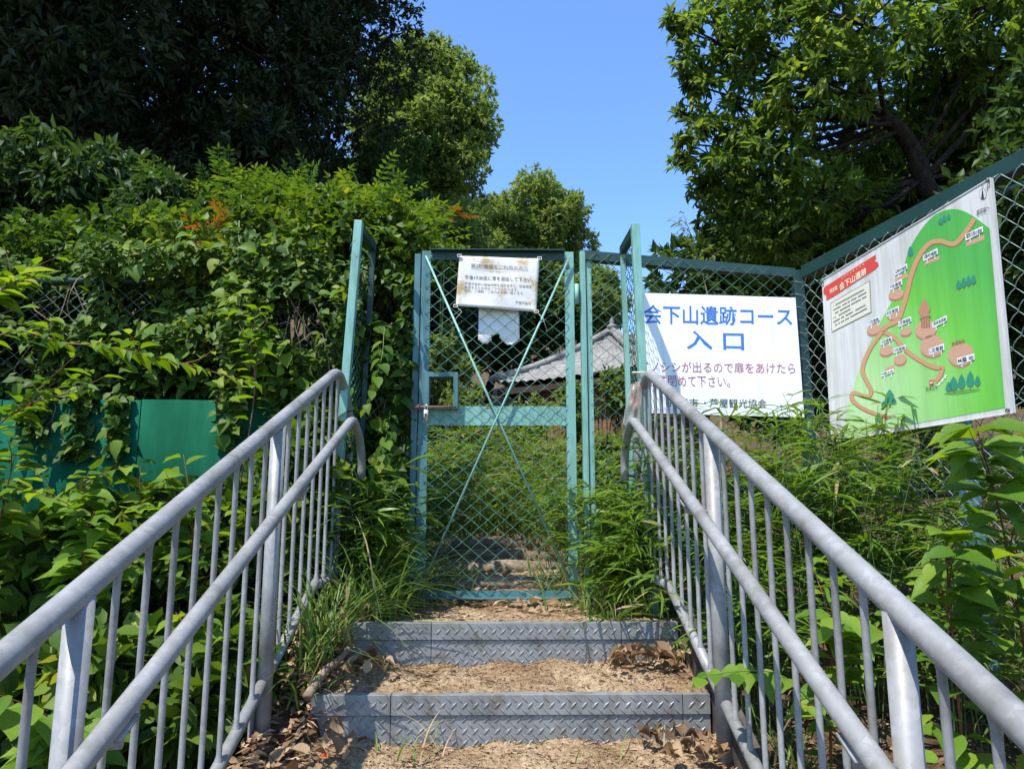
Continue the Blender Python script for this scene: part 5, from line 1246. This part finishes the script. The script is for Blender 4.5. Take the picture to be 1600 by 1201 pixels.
# ------------------------------------------------------------------ broad-leaved plants, leaf by leaf
KG = 'broad-leaved plants by the right handrail'
def knot(x, y, h, dx, dy, n, L, lab, group, zb=None, tw=5, kind='broad', **kw):
    z = zb if zb is not None else gz(x, y)-0.03
    n = int(n*1.5); L = L*1.05
    return stemmed('broadleaf_plant', lab, [(x, y, z), (x+dx*0.25, y+dy*0.25, z+h*0.5), (x+dx*0.6, y+dy*0.6, z+h*0.85), (x+dx, y+dy, z+h)], n, L, kind, group, twigs=tw, **kw)
for a in ((1.45, 2.05, 1.15, -0.25, -0.25, 46, 0.105, 'broad-leaved plant with reddish stem below the left end of the map board'),
          (1.58, 1.85, 0.92, -0.10, -0.25, 46, 0.105, 'broad-leaved plant beside the teal post under the map board'),
          (1.35, 1.65, 1.12, -0.12, -0.15, 56, 0.105, 'broad-leaved plant behind the middle of the right handrail, nearer than the bamboo grass'),
          (1.70, 1.5, 0.82, -0.25, -0.15, 46, 0.105, 'broad-leaved plant at the right edge above the handrail'),
          (1.20, 2.0, 0.95, -0.08, -0.15, 40, 0.095, 'broad-leaved plant behind the right handrail near its middle post'),
          (1.05, 1.6, 0.60, -0.05, -0.12, 40, 0.10, 'broad-leaved plant low behind the right handrail balusters'),
          (0.95, 1.3, 0.55, -0.02, -0.10, 36, 0.10, 'broad-leaved plant behind the right handrail near the picture bottom'),
          (1.30, 1.25, 0.70, -0.10, -0.10, 40, 0.105, 'broad-leaved plant in the bottom right corner behind the handrail'),
          (1.60, 1.2, 0.75, -0.15, -0.05, 36, 0.105, 'broad-leaved plant at the lower right edge'),
          (1.0, 2.35, 0.55, 0.0, -0.15, 36, 0.085, 'broad-leaved plant behind the upper balusters of the right handrail'),
          (1.50, 1.75, 0.95, 0.05, -0.10, 56, 0.09, 'lower broad-leaved plant under the plant beside the teal post'),
          (1.22, 1.45, 0.50, 0.10, -0.10, 40, 0.09, 'low spreading broad-leaved plant below the right handrail middle'),
          (1.72, 1.8, 0.95, 0.02, -0.20, 50, 0.10, 'broad-leaved plant at the right edge beside the fence'),
          (1.45, 1.0, 0.55, -0.10, 0.05, 36, 0.09, 'low broad-leaved plant nearest the right picture edge')):
    knot(*a, KG)
stemmed('broadleaf_plant', 'leafy shoot poking through the right balusters over the steps', [(0.85, 1.95, 0.95), (0.72, 1.92, 1.08), (0.60, 1.90, 1.10), (0.50, 1.88, 1.09)], 11, 0.075, 'broad', KG, t0=0.3, r=0.003, mat=M['stem_green'], wr=0.85)
LG = 'broad-leaved plants by the left handrail'
for a in ((-1.05, 2.0, 0.70, 0.05, -0.2, 44, 0.10, 'broad-leaved plant behind the left handrail near its middle post'),
          (-1.20, 1.7, 0.60, 0.05, -0.2, 42, 0.105, 'broad-leaved plant behind the lower balusters of the left handrail'),
          (-0.95, 1.55, 0.45, 0.02, -0.15, 36, 0.095, 'low broad-leaved plant under the left handrail'),
          (-1.55, 2.2, 0.80, 0.10, -0.2, 46, 0.10, 'broad-leaved plant before the concrete wall on the left'),
          (-1.45, 2.6, 1.0, 0.15, -0.2, 50, 0.095, 'broad-leaved plant rising before the green sheet fence'),
          (-1.95, 2.7, 1.10, -0.05, -0.25, 52, 0.095, 'broad-leaved plant covering the left end of the sheet fence'),
          (-1.1, 2.75, 0.95, 0.05, -0.2, 46, 0.085, 'broad-leaved plant behind the upper balusters of the left handrail'),
          (-2.05, 2.3, 0.85, 0.0, -0.2, 46, 0.10, 'broad-leaved plant at the left edge beside the concrete wall'),
          (-0.90, 1.2, 0.35, 0.0, -0.1, 30, 0.095, 'low broad-leaved plant in the bottom left corner'),
          (-1.75, 2.95, 1.05, 0.2, -0.15, 50, 0.085, 'broad-leaved plant with pale leaves before the middle of the sheet fence'),
          (-1.3, 3.05, 0.85, -0.1, -0.15, 44, 0.08, 'broad-leaved plant at the right end of the sheet fence'),
          (-2.15, 2.85, 1.25, 0.1, -0.2, 56, 0.09, 'tall broad-leaved plant hiding the far left of the sheet fence'),
          (-1.85, 2.75, 1.15, 0.15, -0.15, 50, 0.085, 'broad-leaved plant before the shaded left half of the sheet fence'),
          (-1.55, 2.95, 0.95, -0.1, -0.15, 50, 0.08, 'broad-leaved plant along the lower edge of the sheet fence'),
          (-0.92, 2.5, 0.65, 0.03, -0.2, 40, 0.08, 'broad-leaved plant close behind the left balusters below the fence')):
    knot(*a, LG)
# long arching red-stemmed branches in front of the vines
stemmed('arching_branch', 'long arching branch with red stem across the left vines', [(-2.9, 2.75, 0.9), tuple(P(-60, 560, 2.75)), tuple(P(110, 537, 2.8)), tuple(P(260, 562, 2.85)), tuple(P(400, 600, 2.9))], 70, 0.085, 'broad', LG, t0=0.25, r=0.005, twigs=5, wr=0.55, droop=0.1)
stemmed('arching_branch', 'bright leafy branch tip at the left edge in the sun', [(-2.6, 2.3, 0.8), tuple(P(-80, 560, 2.3)), tuple(P(-20, 470, 2.3)), tuple(P(55, 430, 2.25))], 46, 0.085, 'broad', LG, t0=0.4, r=0.004, twigs=4, wr=0.6, droop=0.05)
stemmed('arching_branch', 'leafy branch at the left edge over the sheet fence', [(-2.6, 2.4, 0.7), tuple(P(-60, 720, 2.5)), tuple(P(30, 640, 2.5)), tuple(P(130, 610, 2.5))], 54, 0.085, 'broad', LG, t0=0.2, r=0.004, twigs=5, wr=0.6, droop=0.1)
stemmed('arching_branch', 'upright red-stemmed branch left of the handrail end', [(-1.15, 3.05, 0.95), tuple(P(395, 640, 3.1)), tuple(P(392, 540, 3.08)), tuple(P(402, 480, 3.05))], 46, 0.08, 'broad', LG, t0=0.3, r=0.004, twigs=4, wr=0.65)

for k, (px, py, Y, r, lab, gname) in enumerate(((40, 900, 2.95, (0.40, 0.25, 0.30), 'leafy weed mass at the left edge before the concrete wall', 0), (170, 880, 3.0, (0.34, 0.2, 0.30), 'leafy weed mass before the concrete wall, left of the handrail', 0), (300, 850, 3.05, (0.30, 0.2, 0.30), 'leafy weed mass below the middle of the sheet fence', 0),
    (410, 820, 3.08, (0.24, 0.2, 0.30), 'leafy weed mass below the right end of the sheet fence', 0), (470, 760, 3.1, (0.14, 0.2, 0.35), 'leafy weed mass behind the end of the left handrail', 0), (90, 1100, 2.2, (0.35, 0.3, 0.22), 'low weed mass in the bottom left corner', 0), (300, 1060, 2.4, (0.3, 0.25, 0.22), 'low weed mass behind the lower left balusters', 0))):
    bush('weed_mass', lab, tuple(PX(px, py, Y)), r, 12, 330, 6, 0.075, 0.052, M['leaf_vine'], 'ovate', ('weeds left of the steps', 'weeds right of the steps')[gname], 0.05, 120+k, 'weeds', 0.25)
for a_, b_, Y_, n_, lab_ in (((440, 430), (452, 345), 3.5, 16, 'young vine shoot left of the pale green post'), ((225, 420), (250, 330), 3.7, 16, 'young vine shoot above the left vines'), ((300, 430), (340, 372), 3.6, 14, 'young vine shoot in the middle of the left vines'), ((520, 420), (500, 352), 3.5, 16, 'young vine shoot nearest the pale green post'),
    ((560, 360), (630, 378), 3.3, 16, 'vine shoot reaching from the pale green post to the gate'), ((130, 430), (110, 345), 3.8, 14, 'young vine shoot at the far left'), ((600, 520), (570, 640), 3.2, 14, 'vine shoot hanging beside the left handrail end'), ((610, 640), (575, 760), 3.2, 14, 'vine shoot low beside the left handrail end')):
    pa_, pb_ = P(*a_, Y_), P(*b_, Y_-0.1); pm_ = (pa_+pb_)/2+Vector((0.03, -0.03, 0.03))
    stemmed('vine_shoot', lab_, [tuple(pa_), tuple(pm_), tuple(pb_)], n_, 0.06, 'vine', 'young vine shoots', 'vine', 0.1, 0.002, M['stem_green'], wr=0.75)
# ------------------------------------------------------------------ fallen leaves and bits on the steps
DG = 'dry leaves piled at the right end of the steps'
for k in range(120):
    st2 = k % 3
    if st2 == 0: x, y, z = random.uniform(0.36, 0.62), random.uniform(2.42, 2.66), 0.985
    elif st2 == 1: x, y, z = random.gauss(0.53, 0.06), random.uniform(2.50, 2.66), 1.0
    else: x, y, z = random.uniform(0.42, 0.62), random.uniform(2.05, 2.28), 0.835
    z += random.uniform(0, 0.035)
    l = random.uniform(0.022, 0.055)
    o = put_leaf('dry', None, (x, y, z), (random.gauss(0, 1), random.gauss(0, 1), random.gauss(0.1, 0.3)), (random.gauss(0, .5), random.gauss(0, .5), 1), l, l*0.9, 'fallen_leaf')
    tag(o, 'curled dry brown leaf in the pile at the right end of the steps', 'leaf', DG)
for k in range(34):
    x, y, z = (random.uniform(-0.55, -0.36), random.uniform(2.38, 2.62), 0.99) if k % 2 else (random.uniform(-0.60, -0.40), random.uniform(1.98, 2.28), 0.84)
    l = random.uniform(0.03, 0.06)
    o = put_leaf('dry', None, (x, y, z+random.uniform(0, 0.03)), (random.gauss(0, 1), random.gauss(0, 1), random.gauss(0.1, 0.3)), (random.gauss(0, .5), random.gauss(0, .5), 1), l, l*0.9, 'fallen_leaf')
    tag(o, 'dry brown leaf among the litter at the left end of the steps', 'leaf', 'dry leaves at the left end of the steps')
for k in range(20):
    x, y, z = random.uniform(0.30, 0.66) if k % 4 else random.uniform(-0.05, 0.3), random.uniform(3.02, 3.42), 1.075
    l = random.uniform(0.03, 0.065)
    o = put_leaf('dry', None, (x, y, z+random.uniform(0, 0.025)), (random.gauss(0, 1), random.gauss(0, 1), random.gauss(0.1, 0.3)), (random.gauss(0, .5), random.gauss(0, .5), 1), l, l*0.9, 'fallen_leaf')
    tag(o, 'dry brown leaf on the landing before the gate', 'leaf', 'dry leaves before the gate')
br = [P(480, 1088, 2.25), P(505, 1050, 2.36), P(530, 1030, 2.45), P(548, 1008, 2.55)]
tag(MB().tube(smooth_path(br, 4), [0.015-0.0006*i for i in range(13)], 9).build('fallen_branch', M['log'], None, True), 'broken grey branch lying at the left end of the steps', 'branch')
for k, (px, py) in enumerate(((458, 1152), (481, 1158), (508, 1180))):
    z = 0.835; r_ = ray(px, py); tt = (z-EYE)/r_[2]; p = Vector((r_[0]*tt, r_[1]*tt, z))
    B = Leaves(); n = 5; B.add(np.repeat(np.array(p)[None], n, 0), unit(np.stack([R.normal(size=n), R.normal(size=n), R.random(n)*0.5], -1)), UP+R.normal(size=(n, 3))*0.4, 0.016, 0.012, 0.5)
    tag(link('fallen_petal', B.mesh('fallen_petal', 'ovate'), M['orange']), ['leftmost orange flower scrap on the litter at lower left', 'brightest orange flower scrap on the litter at lower left', 'rightmost orange flower scrap on the litter at lower left'][k], 'flower', 'orange flower scraps')
# leaf litter along the bank edges
for nm, lab, xr, yr, n in (('leaf_litter', 'litter', (-0.72, -0.5), (1.6, 3.2), 900), ('leaf_litter', 'litter', (-0.66, 0.72), (3.0, 3.6), 160), ('leaf_litter', 'litter', (-0.45, 0.5), (3.6, 7.0), 1800), ('leaf_litter', 'litter', (0.7, 2.2), (0.8, 3.2), 2200), ('leaf_litter', 'litter', (-2.2, -0.75), (0.8, 3.2), 1800)):
    B = Leaves(); x = R.uniform(*xr, n); y = R.uniform(*yr, n)
    z = ground_z(x, y)+0.01
    if nm and xr == (-0.72, -0.5): z = np.maximum(z, slope_z(y)-0.10+R.random(n)*0.06)
    if xr == (-0.66, 0.72): z = np.full(n, 1.068)+R.random(n)*0.012
    B.add(np.stack([x, y, z+R.random(n)*0.015], -1), unit(np.stack([R.normal(size=n), R.normal(size=n), R.normal(size=n)*0.25], -1)), UP+R.normal(size=(n, 3))*0.35, 0.02+0.035*R.random(n), 0.012+0.012*R.random(n), R.random(n))
    o = link(nm, B.mesh(nm, 'diamond'), M['leaf_dry']); o['kind'] = 'stuff'
